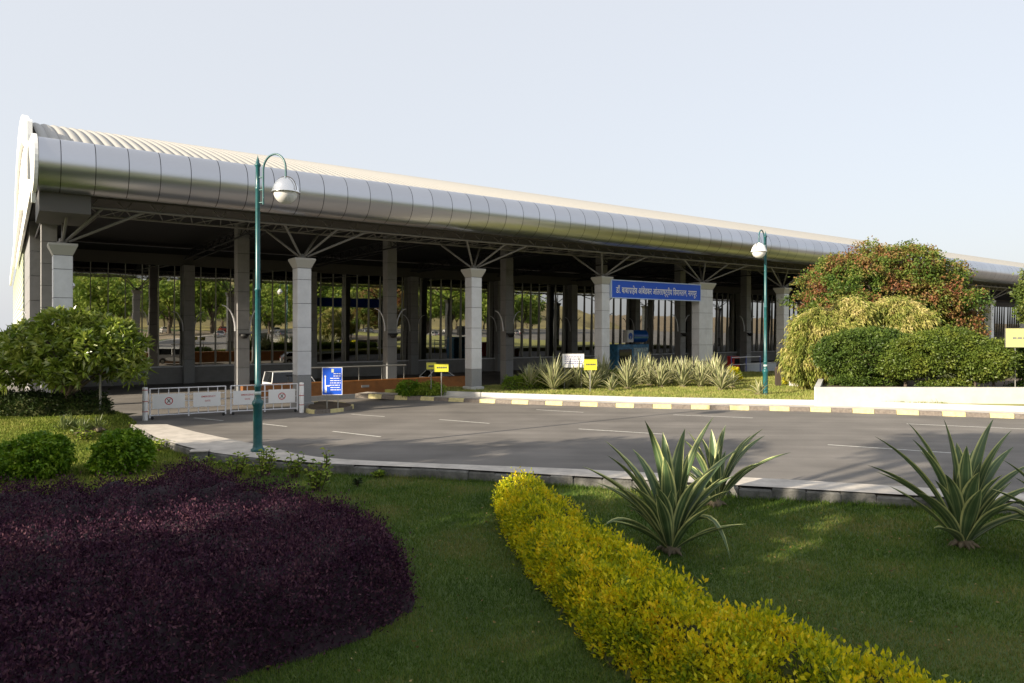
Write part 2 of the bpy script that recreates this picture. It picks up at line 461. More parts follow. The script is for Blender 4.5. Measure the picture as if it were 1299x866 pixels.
path_hi = [at(*p, .12) for p in [(212,538),(250,548),(298,558),(341,566),(383,577),(417,581),(465,584),(560,588),(720,594),(1020,609),(1299,626)]]
path_lo = [at(*p, .12) for p in [(166,538),(201,556),(242,568),(277,575),(320,580),(362,584),(417,588),(470,590),(560,593.5),(720,603),(1020,620),(1299,636)]]
path_hi += [(16, 9.6), (30, 3)]
path_lo += [(15.4, 9.0), (29.2, 2.6)]

# road: one sheet, level in front, easing down under the canopy
def clip_grid(name, poly, step, zf, mat, kind='structure'):
    poly = np.array(poly); lo = poly.min(0); hi = poly.max(0)
    gx = np.arange(lo[0], hi[0], step); gy = np.arange(lo[1], hi[1], step)
    X, Y = np.meshgrid(gx, gy); P = np.column_stack([X.ravel(), Y.ravel()]); nx=len(gx); ny=len(gy)
    a = (np.arange(ny-1)[:,None]*nx+np.arange(nx-1)[None,:]).ravel()
    Q = np.stack([a,a+1,a+nx+1,a+nx],1)
    _, ins = seg_dist(P[Q].mean(1), poly); Q = Q[ins]
    o = mesh_np(name, np.column_stack([P, zf(P)]), Q, mat); tag(o, kind=kind); return o
roadpoly = [(-60, 10), (-40,8)] + [(-16.2, 22.6)] + [(p[0], p[1]-.35) for p in path_hi] + [(60, -12), (140, 40), (140, 150), (-60, 110)]
clip_grid('road', roadpoly, 0.5, lambda P: road_z(P), M_asphalt)

mb = MB()
ph, pl = path_hi, path_lo
def resample(pts, n):
    pts = [Vector(p) for p in pts]; L=[0]
    for a,b_ in zip(pts, pts[1:]): L.append(L[-1]+(b_-a).length)
    out=[]
    for k in range(n):
        d=L[-1]*k/(n-1)
        for i in range(len(L)-1):
            if d<=L[i+1]+1e-9:
                f=(d-L[i])/max(1e-9,L[i+1]-L[i]); out.append(tuple(pts[i].lerp(pts[i+1],f))); break
        else: out.append(tuple(pts[-1]))
    return out
N_=60
A=resample(ph,N_); B=resample(pl,N_)
for i in range(N_-1):
    mb.add([(*B[i],.12),(*B[i+1],.12),(*A[i+1],.12),(*A[i],.12)],[(0,1,2,3)])
    mb.add([(*A[i],.12),(*A[i+1],.12),(*A[i+1],-.02),(*A[i],-.02)],[(0,1,2,3)])
mb.add([(*A[0],.12),(*B[0],.12),(*B[0],-.2),(*A[0],-.2)],[(0,1,2,3)])
tag(mb.build('footpath', M_pave), kind='structure')
# the row of rough stones that carries the path above the lawn
mb = MB(); Bs = resample(pl, 400); d=0; i=0
acc=0; start=Vector(Bs[0])
k=0
while k < len(Bs)-2:
    ln = random.uniform(.45,.62); a=Vector(Bs[k]); j=k
    while j < len(Bs)-1 and (Vector(Bs[j])-a).length < ln: j+=1
    b_=Vector(Bs[j]); dr=(b_-a).normalized(); nn=Vector((dr.y,-dr.x))
    if a.length > 60: break
    off=random.uniform(-.03,.04); g_=.003; zt=.118-random.uniform(0,.05); th=.16
    a1=a+dr*g_+nn*(off+.01); b1=b_-dr*g_+nn*(off+.01)
    c1=b1-nn*th; d1=a1-nn*th; sl=nn*.03
    vs=[(*(a1+sl),-.3),(*(b1+sl),-.3),(*c1,-.3),(*d1,-.3),(*(a1+sl*.6),zt-.03),(*(b1+sl*.6),zt-.03),(*c1,zt-.03),(*d1,zt-.03),
        (*(a1+dr*.02),zt),(*(b1-dr*.02),zt),(*c1,zt),(*d1,zt)]
    mb.add(vs,[(0,1,5,4),(1,2,6,5),(2,3,7,6),(3,0,4,7),(4,5,9,8),(5,6,10,9),(6,7,11,10),(7,4,8,11),(8,9,10,11)])
    k=j
tag(mb.build('kerb_stones', M_stone), kind='structure')

# lawn sheet in front of the path and to the left
m, nt, b = new_mat('lawn_turf')
tc = nt.nodes.new('ShaderNodeTexCoord')
n1 = nt.nodes.new('ShaderNodeTexNoise'); n1.inputs['Scale'].default_value=0.5; n1.inputs['Detail'].default_value=8; n1.inputs['Roughness'].default_value=.7
nt.links.new(tc.outputs['Object'], n1.inputs['Vector'])
r = nt.nodes.new('ShaderNodeValToRGB'); r.color_ramp.elements[0].position=.3; r.color_ramp.elements[1].position=.7
r.color_ramp.elements[0].color=(0.045,0.075,0.016,1); r.color_ramp.elements[1].color=(0.09,0.13,0.028,1)
nt.links.new(n1.outputs['Fac'], r.inputs['Fac']); nt.links.new(r.outputs['Color'], b.inputs['Base Color'])
b.inputs['Roughness'].default_value=.95
M_turf=m
lawnpoly = [(p[0], p[1]) for p in B[:0]] + [(-70,-25),(50,-25),(29.2,2.6),(15.4,9.0)] + list(reversed(path_lo[:-2])) + [(-13.0,23.0),(-30,24.5),(-70,12)]
def lawn_z(P):
    return -0.10 + 0.02*Noise2(.12,3)(P)
V2=np.array(lawnpoly)
mbl=MB(); mbl.add([(p[0],p[1],-.11) for p in lawnpoly],[tuple(range(len(lawnpoly)))])
lawn=mbl.build('lawn', M_turf); tag(lawn, kind='structure')

# ------------------------------------------------------------------ road markings
mb=MB()
def dash(x0,y0,x1,y1,wd=.075):
    a=Vector(at(x0,y0)); c=Vector(at(x1,y1)); d_=(c-a).normalized(); n_=Vector((-d_.y,d_.x))*wd/2
    zz=lambda p: float(road_z(np.array([p])).item())+.004
    q=[a-n_,c-n_,c+n_,a+n_]; mb.add([(p.x,p.y,zz((p.x,p.y))) for p in q],[(0,1,2,3)])
for q in [(333,537.5,364,541),(422,547,483,554),(557,532,621,537),(734,544,841,550.5),(1050,564,1238,576.5),
          (446,525.4,488,528.3),(680,519.5,740,523),(854,526,955,530),(1150,537.5,1320,545),(246,530,283,533.5)]: dash(*q)
tag(mb.build('road_markings', M_paint), kind='structure')

# ------------------------------------------------------------------ island: painted kerb, walk, grass
kerb_px=[(450,503.0),(491,504.8),(555,508.6),(629,511.5),(700,513.8),(800,517.2),(900,519.2),(1038,522.2),(1170,526.6),(1299,531.2)]
kerb=[at(*p) for p in kerb_px]
kerb=kerb+[(40.5,19.3)]
kd=(Vector(kerb[-2])-Vector(kerb[-3])).normalized()
kerb[-1]=tuple(Vector(kerb[-2])+kd*40)
mby,mbk=MB(),MB()
K=resample(kerb,1200); tot=0; k=0; flip=0
while k<len(K)-2:
    a=Vector(K[k]); j=k
    bl = .68
    while j<len(K)-1 and (Vector(K[j])-a).length<bl: j+=1
    c=Vector(K[j]); d_=(c-a).normalized(); n_=Vector((-d_.y,d_.x))
    tgt = mby if flip%2 else mbk
    g_=.008; a2=a+d_*g_; c2=c-d_*g_
    z0=-.05; z1=.15
    vs=[(*a2,z0),(*c2,z0),(*(a2+n_*.025),z1-.03),(*(c2+n_*.025),z1-.03),(*(a2+n_*.05),z1),(*(c2+n_*.05),z1),(*(a2+n_*.2),z1),(*(c2+n_*.2),z1)]
    tgt.add(vs,[(0,1,3,2),(2,3,5,4),(4,5,7,6),(0,2,4,6),(1,7,5,3)])
    flip+=1; k=j
mk=MB(); mk.v=list(mby.v); mk.f=list(mby.f); mk.m=[0]*len(mk.f); mk.sm=list(mby.sm)
off=len(mk.v); mk.v+=mbk.v; mk.f+=[tuple(i+off for i in f) for f in mbk.f]; mk.m+=[1]*len(mbk.f); mk.sm+=mbk.sm
tag(mk.build('painted_kerb', [M_kyel, M_kblk]), kind='structure')

kv=[Vector(p) for p in kerb]
def off_line(pts, d):
    out=[]
    for i,p in enumerate(pts):
        t_=(pts[min(i+1,len(pts)-1)]-pts[max(i-1,0)]).normalized(); out.append(p+Vector((-t_.y,t_.x))*d)
    return out
k1=off_line(kv,.2); k2=off_line(kv,1.0)
mb=MB()
for i in range(len(kv)-1):
    mb.add([(*k1[i],.148),(*k1[i+1],.148),(*k2[i+1],.148),(*k2[i],.148)],[(0,1,2,3)])
tag(mb.build('island_walk', M_pave), kind='structure')
# low white edging along the grass
k2b=k2[1:]; k3=off_line(k2b,.14)
mb=MB()
e0=[(*k2b[i],) for i in range(len(k2b))]
for i in range(len(k2b)-1):
    a,c,c3,a3=k2b[i],k2b[i+1],k3[i+1],k3[i]
    z1=.34
    mb.add([(*a,.1),(*c,.1),(*c,z1),(*a,z1),(*a3,z1),(*c3,z1),(*c3,.1),(*a3,.1)],[(0,1,2,3),(3,2,5,4),(4,5,6,7)])
a,a3=k2b[0],k3[0]; mb.add([(*a,.1),(*a3,.1),(*a3,.34),(*a,.34)],[(0,1,2,3)])
tag(mb.build('grass_edging', M_conc), 'long low whitewashed edging wall between the kerb walk and the island grass', 'edging wall')
# island grass bank
gp=[tuple(p) for p in k3[:-1]]+[tuple(k3[-1])]
back=[bw(60,1.6),bw(30,1.6),bw(12,1.6),bw(0.9,1.5),bw(-3.2,2.6)]
isl=gp+back
mb=MB(); n=len(isl)
mb.add([(p[0],p[1],.30) for p in isl],[tuple(range(n))]); 
mb.add([(p[0],p[1],.30) for p in isl]+[(p[0],p[1],-.4) for p in isl],[(i,n+i,n+(i+1)%n,(i+1)%n) for i in range(n)])
M_turf2=simple('island_turf',(0.24,0.24,0.065),0.95,noise=.35,scale=1.2,detail=8)
tag(mb.build('island_bank', M_turf2), kind='structure')
island_poly=isl

# raised bed at the left end of the building
def sst(a): a=np.clip(a,0,1); return a*a*(3-2*a)
def mound_z(P): return -.104+.46*sst((P[:,1]-17.2)/4.2)*sst((-11.3-.05*(P[:,1]-20)-P[:,0])/1.3)
mound_poly=[(-34,16.5),(-11.0,16.5),(-11.2,20.5),(-11.9,22.6),(-13.2,23.2),(-15.4,23.6),(-34,27)]
gx=np.arange(-34,-10.8,.3); gy=np.arange(16.5,27,.3); X,Y=np.meshgrid(gx,gy); Pg=np.column_stack([X.ravel(),Y.ravel()])
a=(np.arange(len(gy)-1)[:,None]*len(gx)+np.arange(len(gx)-1)[None,:]).ravel(); Q=np.stack([a,a+1,a+len(gx)+1,a+len(gx)],1)
Q=Q[seg_dist(Pg[Q].mean(1),mound_poly)[1]]
tag(mesh_np('garden_mound',np.column_stack([Pg,mound_z(Pg)]),Q,M_turf,smooth=True),kind='structure')

# small traffic island with the direction board
tp=[at(396,524),at(450,519),at(446,516.5),at(400,510)]
tip=smooth_poly([at(384,525.5),at(425,523.5),at(452,518.6),at(440,514),at(395,512)],2)
mb=MB(); mb.prism(tip,-.05,.12,1,topmi=2)
rim=tip; nn=len(rim)
for i in range(nn):
    a=Vector(rim[i]); c=Vector(rim[(i+1)%nn]); cen=Vector((sum(p[0] for p in rim)/nn,sum(p[1] for p in rim)/nn))
    sa=a+(a-cen)*.03; sc=c+(c-cen)*.03
    mi=0 if (i//2)%2 else 1
    mb.add([(*sa,-.05),(*sc,-.05),(*sc,.13),(*sa,.13),(*(a+(cen-a)*.08),.13),(*(c+(cen-c)*.08),.13)],[(0,1,2,3),(3,2,5,4)],mi)
tag(mb.build('traffic_island',[M_kyel,M_kblk,M_soil]),kind='structure')

# ------------------------------------------------------------------ terminal building
bld = empty('terminal_building', (P0.x, P0.y, 0), BROT)
tag(bld, 'long terminal building with a rounded metal eave over grey columns and mirror glass', 'building')
S0, S1 = -16.75, 112.0

# rounded eave of separate sheet panels
def nose():
    V=[];Fq=[];rn=[]; ct,cz,r=-2.0,8.0,.80
    angs=np.radians(np.linspace(-128,98,22))      # 0 = straight out to the front
    pw=.894; s=S0; k=0
    while s<S1:
        e=min(s+ (.56 if k==0 else pw), S1); a0=s+.010; a1=e-.010
        tilt=random.uniform(-.002,.002); base=len(V)
        for q in angs:
            for ss,rr in ((a0,r+tilt),(a1,r-tilt)):
                V.append((ss, ct-rr*math.cos(q), cz+rr*math.sin(q)))
        rv=random.random()
        for i in range(len(angs)-1):
            Fq.append((base+i*2, base+i*2+1, base+(i+1)*2+1, base+(i+1)*2)); rn.append(rv)
        s=e; k+=1
    return V,Fq,rn
V,Fq,rn=nose(); mesh_np('rounded_eave',V,Fq,M_nose,bld,rnd=rn,smooth=True)
mb=MB(); mb.tube([(S0+.02,-2.0,8.0),(S1,-2.0,8.0)],.775,24)
mb.build('eave_core',M_joint,bld)

def roof_h(t): x=t+1.55; return 8.72+.384*x-.00938*x*x
# vaulted sheet roof with scalloped seams
def roof():
    V=[];Fq=[]; ts=np.concatenate([np.linspace(-1.75,8,14),np.linspace(9.5,39,12)])
    prof=[(0,0),(.035,.07),(.12,.105),(.215,.085),(.275,.04)]; pitch=.31
    ss=[];hh=[]; s=S0+.05
    while s<S1:
        for a,h in prof: ss.append(s+a); hh.append(h)
        s+=pitch
    ns=len(ss)
    for t in ts:
        z=roof_h(t)
        for a,h in zip(ss,hh): V.append((a,t,z+h))
    V=np.array(V); nt_=len(ts)
    a=(np.arange(nt_-1)[:,None]*ns+np.arange(ns-1)[None,:]).ravel()
    return V,np.stack([a,a+1,a+ns+1,a+ns],1)
V,Fq=roof(); roof_o=mesh_np('roof',V,Fq,M_roof,bld)
# end fascia of the roof and of the rounded eave
def band(mb, pts_top, pts_bot, s0, s1, mi=0):
    n=len(pts_top)
    for i in range(n-1):
        T0,T1,B0,B1=pts_top[i],pts_top[i+1],pts_bot[i],pts_bot[i+1]
        v=[(s0(T0[0]),*T0),(s0(T1[0]),*T1),(s0(B1[0]),*B1),(s0(B0[0]),*B0),(s1(T0[0]),*T0),(s1(T1[0]),*T1),(s1(B1[0]),*B1),(s1(B0[0]),*B0)]
        mb.add(v,[(0,1,2,3),(7,6,5,4),(0,4,5,1),(3,2,6,7)]+([(0,3,7,4)] if i==0 else [])+([(1,5,6,2)] if i==n-2 else []),mi)
mb=MB()
# crescent plate closing the rounded eave, leaning back along the end
lens_f=[];lens_b=[]
for i in range(17):
    q=math.radians(-100+190*i/16); lens_f.append((-2.0-.86*math.cos(q),8.0+.88*math.sin(q)))
zz=[p[1] for p in lens_f]
for p in lens_f:
    f=(p[1]-7.12)/(8.88-7.12); f=max(0,min(1,f)); lens_b.append((-1.75+.9*f**1.5, p[1]))
fr=sorted(lens_f,key=lambda p:p[1]); 
tops=[(p[0],p[1]) for p in fr]; bots=[(b_[0],b_[1]) for b_ in sorted(lens_b,key=lambda p:p[1])]
tops=[(-1.9,6.85)]+tops; bots=[(-1.75,6.85)]+bots
sfun=lambda t: -16.80-.045*(t+2.86)
band(mb,tops,bots,lambda t:sfun(t)-.05,lambda t:sfun(t)+.05)
mb.build('eave_end_plate',M_offw,bld)
mb=MB()
t_=[(-1.05,7.7),(-1.0,8.4),(-.9,9.1),(-.75,9.55),(-.2,9.75),(1.2,roof_h(1.2)+.34)]
b_=[(-.95,7.7),(-.75,8.0),(-.55,8.2),(-.3,8.4),(.2,8.6),(1.2,roof_h(1.2)-.75)]
for t in np.linspace(2,39,18): t_.append((t,roof_h(t)+.34)); b_.append((t,roof_h(t)-.75 if t<30 else roof_h(t)-.9))
band(mb,t_,b_,lambda t:-16.98,lambda t:-16.84)
mb.build('roof_end_fascia',M_offw,bld)
mb=MB(); tt=[-1.0,-.4,.4,1.2]+list(np.linspace(2,39,14))
band(mb,[(t,roof_h(t)-.25) for t in tt],[(t,7.75) for t in tt],lambda t:-16.83,lambda t:-16.72)
mb.build('gable_infill',M_offw,bld)
# side wing behind: parapet band and sided wall
mb=MB()
mb.box(-17.0,12,8.55,-16.8,78,9.35); mb.build('side_parapet',M_offw,bld)
mb=MB(); z=-.3
while z<8.5:
    mb.add([(-16.62,24,z),(-16.66,24,z+.02),(-16.62,24,z+.36),(-16.62,78,z),(-16.66,78,z+.02),(-16.62,78,z+.36)],[(0,3,4,1),(1,4,5,2)]); z+=.36
mb.add([(-16.62,24,-.3),(-16.4,24,-.3),(-16.4,24,8.6),(-16.62,24,8.6)],[(0,1,2,3)])
mb.box(-16.60,24.02,-.3,-16.3,78,8.6)
mb.build('side_wall',M_siding,bld)
mb=MB(); z=-.3
while z<8.4: mb.box(-16.55,14,z,-15.9,23.9,z+1.18); z+=1.2
mb.build('grey_end_wall',M_panel2,bld)
# boxed beam below the eave at the end
mb=MB(); mb.box(-16.7,-1.9,6.62,-15.35,1.2,7.35); mb.box(-15.33,-1.2,7.25,S1,.9,7.34)
mb.build('end_box_beam',M_header,bld)

# ceiling under the canopy and cross trusses
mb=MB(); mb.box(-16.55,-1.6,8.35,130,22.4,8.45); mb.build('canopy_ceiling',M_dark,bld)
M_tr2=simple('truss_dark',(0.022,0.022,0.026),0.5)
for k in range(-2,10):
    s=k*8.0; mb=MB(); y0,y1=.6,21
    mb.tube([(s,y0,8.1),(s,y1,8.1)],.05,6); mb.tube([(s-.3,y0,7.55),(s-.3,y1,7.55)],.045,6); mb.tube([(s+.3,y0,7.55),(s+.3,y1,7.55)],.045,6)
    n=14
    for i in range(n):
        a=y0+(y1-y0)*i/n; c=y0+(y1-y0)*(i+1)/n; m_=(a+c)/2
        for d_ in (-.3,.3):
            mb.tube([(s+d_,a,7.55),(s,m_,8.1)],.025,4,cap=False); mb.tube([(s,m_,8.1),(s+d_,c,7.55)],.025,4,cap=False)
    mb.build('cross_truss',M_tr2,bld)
# eave truss, triangular: two lower chords, one upper, lattice
mb=MB(); e=S1
for t,z,r_ in ((-1.1,6.97,.045),(1.1,7.02,.045),(-.75,7.62,.04),(.75,7.62,.04)): mb.tube([(-16.3,t,z),(e,t,z)],r_,6)
s=-16.3
while s<e-1:
    for t0,t1 in ((-1.1,-.75),(1.1,.75)):
        mb.tube([(s,t0,6.98),(s+.5,t1,7.62)],.024,4,cap=False); mb.tube([(s+.5,t1,7.62),(s+1.0,t0,6.98)],.024,4,cap=False)
    mb.tube([(s,-1.1,6.98),(s+.5,1.1,7.02)],.02,4,cap=False); mb.tube([(s+.5,1.1,7.02),(s+1,-1.1,6.98)],.02,4,cap=False)
    s+=1.0
mb.build('eave_truss',M_steel,bld)

def column(s, t, hw, hd, z0, z1, mat, plinth=True, pz=1.27, cap=False, name='column', pitch=.935):
    """clad column: separate cladding panels over a dark core"""
    mb=MB(); z=pz
    mb.box(s-hw+.02,t-hd+.02,z0-.35,s+hw-.02,t+hd-.02,z1,1)
    mb.bbox(s-hw,t-hd,z0-.35,s+hw,t+hd,pz-.012,.012,2)
    nsp = 2 if hw>.5 else 1
    while z<z1-.05:
        zt=min(z+pitch,z1)
        for q in range(nsp):
            x0=s-hw+q*2*hw/nsp; x1=x0+2*hw/nsp
            mb.bbox(x0+(.006 if q else 0),t-hd,z,x1-(.006 if q<nsp-1 else 0),t+hd,zt-.014,.012,0)
        z=zt
    return mb.build(name,[mat,M_joint,M_granite],bld)
front_s=[-16,-8,0,8,16,24,32,40,48,56,64,72]
for s in front_s:
    hw=.60 if s==16 else .275
    c=column(s,0,hw,.29,0,5.46,M_panel,cap=True,name='front_column')
    mb=MB(); mb.frustum(s,0,5.46,5.76,hw+.0,.29,hw+.13,.43); mb.bbox(s-hw-.135,-.435,5.76,s+hw+.135,.435,5.84,.01)
    mb.build('capital',M_cap,c)
    mb=MB(); zb=.46 if s>-4 else .20
    mb.bbox(s-hw-.08,-.37,-.1,s+hw+.08,.37,zb,.015); mb.build('base_block',M_conc if s>=0 else M_granite,c)
    mb=MB(); mb.lathe([(.0,5.84),(.16,5.84),(.16,5.90),(.10,5.93),(.10,6.02),(0,6.05)],s,0,12)
    for ds,dt in ((.1,-1.1),(.1,1.1),(1.05,-1.1),(1.05,1.1),(2.3,-1.1)) if s==-16 else ((-1.05,-1.1),(-1.05,1.1),(1.05,-1.1),(1.05,1.1),(-2.9,-1.1),(2.9,-1.1)) if s>=16 else ((-1.05,-1.1),(-1.05,1.1),(1.05,-1.1),(1.05,1.1),(2.3,-1.1)):
        mb.tube([(s+ds*.08,dt*.08,5.93),(s+ds,dt,6.98)],[.042,.050],8)
    mb.build('strut_cluster',M_steel,c)
def arm_light(par, s, t, hw, side):
    mb=MB(); pts=[]
    for i in range(10):
        q=math.radians(90*i/9); pts.append((s+side*(hw+.62*(1-math.cos(q))), t-.1, 3.0+1.25*math.sin(q)))
    mb.tube(pts,[.05-.003*i for i in range(10)],8); return mb.build('curved_arm',M_rail,par)
for k,s in enumerate([-16,-8,0,8,16,24,32,40,48,56,64,72]):
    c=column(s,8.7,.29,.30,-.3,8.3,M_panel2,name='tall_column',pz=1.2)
    if s>=-8 and s<50:
        arm_light(c,s,8.7,.34,-1); arm_light(c,s,8.7,.34,1)
        mb=MB(); mb.lathe([(.0,2.62),(.12,2.64),(.2,2.75),(.2,2.84),(0,2.86)],s,8.25,12); mb.box(s-.26,8.2,2.80,s+.26,8.42,2.88); mb.build('down_light',M_black,c)
for s in [-16,-8,0,8,16,24,32,40,48,56,64]:
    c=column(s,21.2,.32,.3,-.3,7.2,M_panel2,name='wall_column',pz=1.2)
    if s<34:
        arm_light(c,s,21.2,.32,-1); arm_light(c,s,21.2,.32,1)
# glazed rear wall
mb=MB(); mb.box(-16.3,21.35,7.15,130,22.2,7.85); mb.build('header_beam',M_header,bld)
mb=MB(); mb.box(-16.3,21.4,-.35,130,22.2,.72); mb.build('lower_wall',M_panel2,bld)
mb=MB(); mb.box(-16.3,21.30,.72,130,21.5,.80); mb.build('sill_rail',M_rail,bld)
s=-16.0
while s<126:
    g=MB(); g.add([(s+.04,21.62,.80),(s+7.96,21.62,.80),(s+7.96,21.50,7.14),(s+.04,21.50,7.14)],[(0,1,2,3)])
    w_=g.build('window_bay',M_glass,bld)
    g=MB(); x=s+.8
    for i in range(8):
        if i in (0,) and False: continue
        g.box(x-.019,21.42,.8,x+.019,21.58,7.14); x+=.92
    g.build('mullion',M_mull,w_)
    s+=8
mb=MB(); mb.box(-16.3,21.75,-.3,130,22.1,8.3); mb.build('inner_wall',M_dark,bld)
# glazed upper end bay seen beyond the big tree
mb=MB(); mb.box(56,6,3.4,63,6.1,6.9); mb.box(56,6.0,2.4,63,6.2,3.3)
mb.build('upper_window',simple('pale_glass',(0.45,0.52,0.62),0.2,metal=.6),bld)

# canopy floor platform, low orange wall and hand rail
def bobj(name, label, cat, s, t, rz=0.0, z=0.0, group=None):
    x,y=bw(s,t); o=empty(name,(x,y,z),BROT+rz); tag(o,label,cat,group); return o
lw=bobj('low_wall','low orange brown wall with a pale hand rail behind the blue direction board','low wall',-9,4.8)
mb=MB(); mb.bbox(0,0,-.3,12.6,.35,.60,.02); mb.build('wall_block',M_orange,lw)
mb=MB(); mb.bbox(0,-.04,-.3,12.6,-.005,-.04,.01); mb.box(5.6,-.02,.25,6.0,-.002,.36); mb.build('plinth',M_granite,lw)
mb=MB(); mb.tube([(3,.17,1.27),(8.1,.17,1.27)],.035,8)
for i in range(5): x=3.1+i*1.22; mb.tube([(x,.17,.58),(x,.17,1.27)],.018,6)
mb.build('hand_rail',M_mull,lw)
lw2=bobj('low_wall','orange brown low wall glimpsed under the canopy right of the last street lamp','low wall',25.2,7)
mb=MB(); mb.bbox(0,0,-.3,3.6,.3,.55,.02); mb.build('wall_block',M_orange,lw2)
mb=MB(); mb.box(0,-.05,.55,3.6,.35,.62); mb.build('coping',M_panel2,lw2)
# pale barrier rail near the kiosk
rl=bobj('guard_rail','pale blue and white guard rail standing behind the last agaves of the island','railing',21.2,1.9,z=.0)
mb=MB(); mb.tube([(0,0,1.28),(3.1,0,1.28)],.035,8); mb.tube([(0,0,.8),(3.1,0,.8)],.025,8); mb.build('rail',M_rail,rl)
for i in range(3):
    mb=MB(); mb.tube([(i*1.55,0,-.1),(i*1.55,0,1.36)],.035,8); mb.build('post',simple('post_blue',(.10,.14,.45),.5) if i==0 else bpy.data.materials['post_blue'],rl)
pw_=bobj('parapet_wall','low pale grey parapet wall between the lamp post and the whitewashed planter','low wall',23.4,2.3)
mb=MB(); mb.bbox(0,0,-.1,6.2,.22,.78,.015); mb.build('wall_block',simple('pale_grey_wall',(.50,.53,.56),.7,noise=.08),pw_)
mb=MB(); mb.box(-.03,-.03,.78,6.23,.25,.84); mb.build('coping',M_conc,pw_)
mb=MB(); x,y=at(987,490,.3); mb.box(-.12,-.1,0,.12,.1,.92); mb.frustum(0,0,.92,.99,.12,.1,.05,.04)
o=mb.build('bollard',M_wood,None,(x,y,.28)); tag(o,'dark squared post standing on the grass just right of the far street lamp','post')
# red ticket machine
rm=bobj('ticket_machine','small red machine under the canopy near the far lamp post','machine',25.5,5.0,z=-.3)
mb=MB(); mb.bbox(-.35,-.3,0,.35,.3,1.5,.03); mb.build('cabinet',simple('machine_red',(.5,.03,.03),.4),rm)
mb=MB(); mb.box(-.28,-.32,.95,.28,-.30,1.35); mb.build('screen',M_glassdk,rm)

# blue name board spanning two columns
sg=bobj('name_board','wide cobalt blue board with white Hindi lettering hung between two front columns','sign',8.33,-.38)
L_=7.02; z0,z1=4.78,5.66
mb=MB(); mb.box(0,0,z0,L_,.18,z1); mb.build('board',M_blue,sg)
mb=MB()
for a in ((-.02,-.03,z0-.05,L_+.02,.2,z0),(-.02,-.03,z1,L_+.02,.2,z1+.05),(-.05,-.03,z0-.05,-.002,.2,z1+.05),(L_+.002,-.03,z0-.05,L_+.05,.2,z1+.05)): mb.box(*a)
mb.build('frame',simple('sign_edge',(.45,.55,.75),.4),sg)
def text_mesh(name, body, width, height, mat, parent, loc, rot, extr=.004):
    c=bpy.data.curves.new(name,'FONT'); c.body=body; c.size=1.0; c.offset=0.012
    o=bpy.data.objects.new(name,c); COL.objects.link(o); bpy.context.view_layer.update()
    dg=bpy.context.evaluated_depsgraph_get(); me=bpy.data.meshes.new_from_object(o.evaluated_get(dg))
    bpy.data.objects.remove(o)
    n=len(me.vertices); a=np.empty(n*3,np.float32); me.vertices.foreach_get('co',a); a=a.reshape(-1,3)
    lo=a.min(0); hi=a.max(0); a[:,0]=(a[:,0]-lo[0])/(hi[0]-lo[0])*width*U; a[:,1]=(a[:,1]-lo[1])/(hi[1]-lo[1])*height*U; a[:,2]=0
    me.vertices.foreach_set('co',a.ravel()); me.update(); me.materials.clear(); me.materials.append(mat)
    ob=bpy.data.objects.new(name,me); ob.location=[q*U for q in loc]; ob.rotation_euler=rot; return link(ob,parent)
text_mesh('lettering','डॉ. बाबासाहेब आंबेडकर आंतरराष्ट्रीय िवमानतळ, नागपूर',L_-.62,.56,M_white,sg,(.30,-.012,z0+.10),(R(90),0,0))

# ------------------------------------------------------------------ street lamps
def street_lamp(px_arm, loc, rz, label):
    o=empty('street_lamp',loc,rz); tag(o,label,'street lamp','teal swan neck street lamps')
    mb=MB()
    mb.lathe([(0,0),(.16,0),(.16,.05),(.12,.08),(.115,.12),(.105,.16),(.105,1.05),(.125,1.10),(.135,1.14),(.125,1.18),(.09,1.22),(.075,1.28),(.07,1.5),(.085,1.52),(.085,1.56),(.066,1.58),(.06,3.8),(.07,3.82),(.07,3.86),(.056,3.88),(.052,6.2),(.06,6.22),(.06,6.26),(.05,6.28),(.048,6.75),(.07,6.78),(.07,6.82),(.04,6.86),(.035,6.92),(.012,6.98),(.0,7.05)],0,0,18)
    mb.build('pole',M_teal,o)
    mb=MB()
    mb.lathe([(.075,1.34),(.078,1.34),(.078,1.42),(.075,1.42)],0,0,18)
    mb.build('pale_band',simple('band_pale',(.45,.55,.55),.5) if 'band_pale' not in bpy.data.materials else bpy.data.materials['band_pale'],o)
    mb=MB(); x0=.16; rr=.32
    pts=[(x0,0,5.85),(x0,0,6.66)]
    for i in range(1,15):
        q=math.pi*i/14; pts.append((x0+rr-rr*math.cos(q),0,6.66+rr*1.12*math.sin(q)))
    pts.append((x0+2*rr,0,6.46)); mb.tube(pts,.024,8)
    for z in (5.90,6.20,6.50): mb.tube([(.03,0,z),(x0,0,z)],.018,6)
    mb.build('swan_neck',M_teal,o)
    hx=x0+2*rr; mb=MB()
    mb.lathe([(.03,6.47),(.06,6.44),(.13,6.42),(.22,6.34),(.28,6.23),(.30,6.13),(.33,6.10),(.33,6.085),(.28,6.085),(.27,6.2),(.1,6.38)],hx,0,24)
    hd=mb.build('lamp_shade',M_chrome if px_arm>0 else M_white,o)
    mb=MB(); 
    for s_ in (-1,1):
        pts=[(hx+s_*(.03+.29*math.sin(q)),-.03,6.13+.33*math.cos(q)) for q in np.linspace(0,math.pi/2,8)]
        mb.tube(pts,.011,5)
    mb.build('bracket',M_black,hd)
    mb=MB(); pr=[(.275*math.cos(q),6.09-.27*math.sin(q)) for q in np.linspace(0,math.pi/2,10)]; mb.lathe(pr,hx,0,24)
    mb.build('globe',M_globe,o)
    return o
x,y=at(327,572,.12); street_lamp(1,(x,y,.12),R(-20),'taller teal street lamp with a silver dome, standing on the near footpath')
x,y=at(971,504,.2); street_lamp(-1,(x,y,.16),R(180+52),'teal street lamp with a white dome on the island across the road')

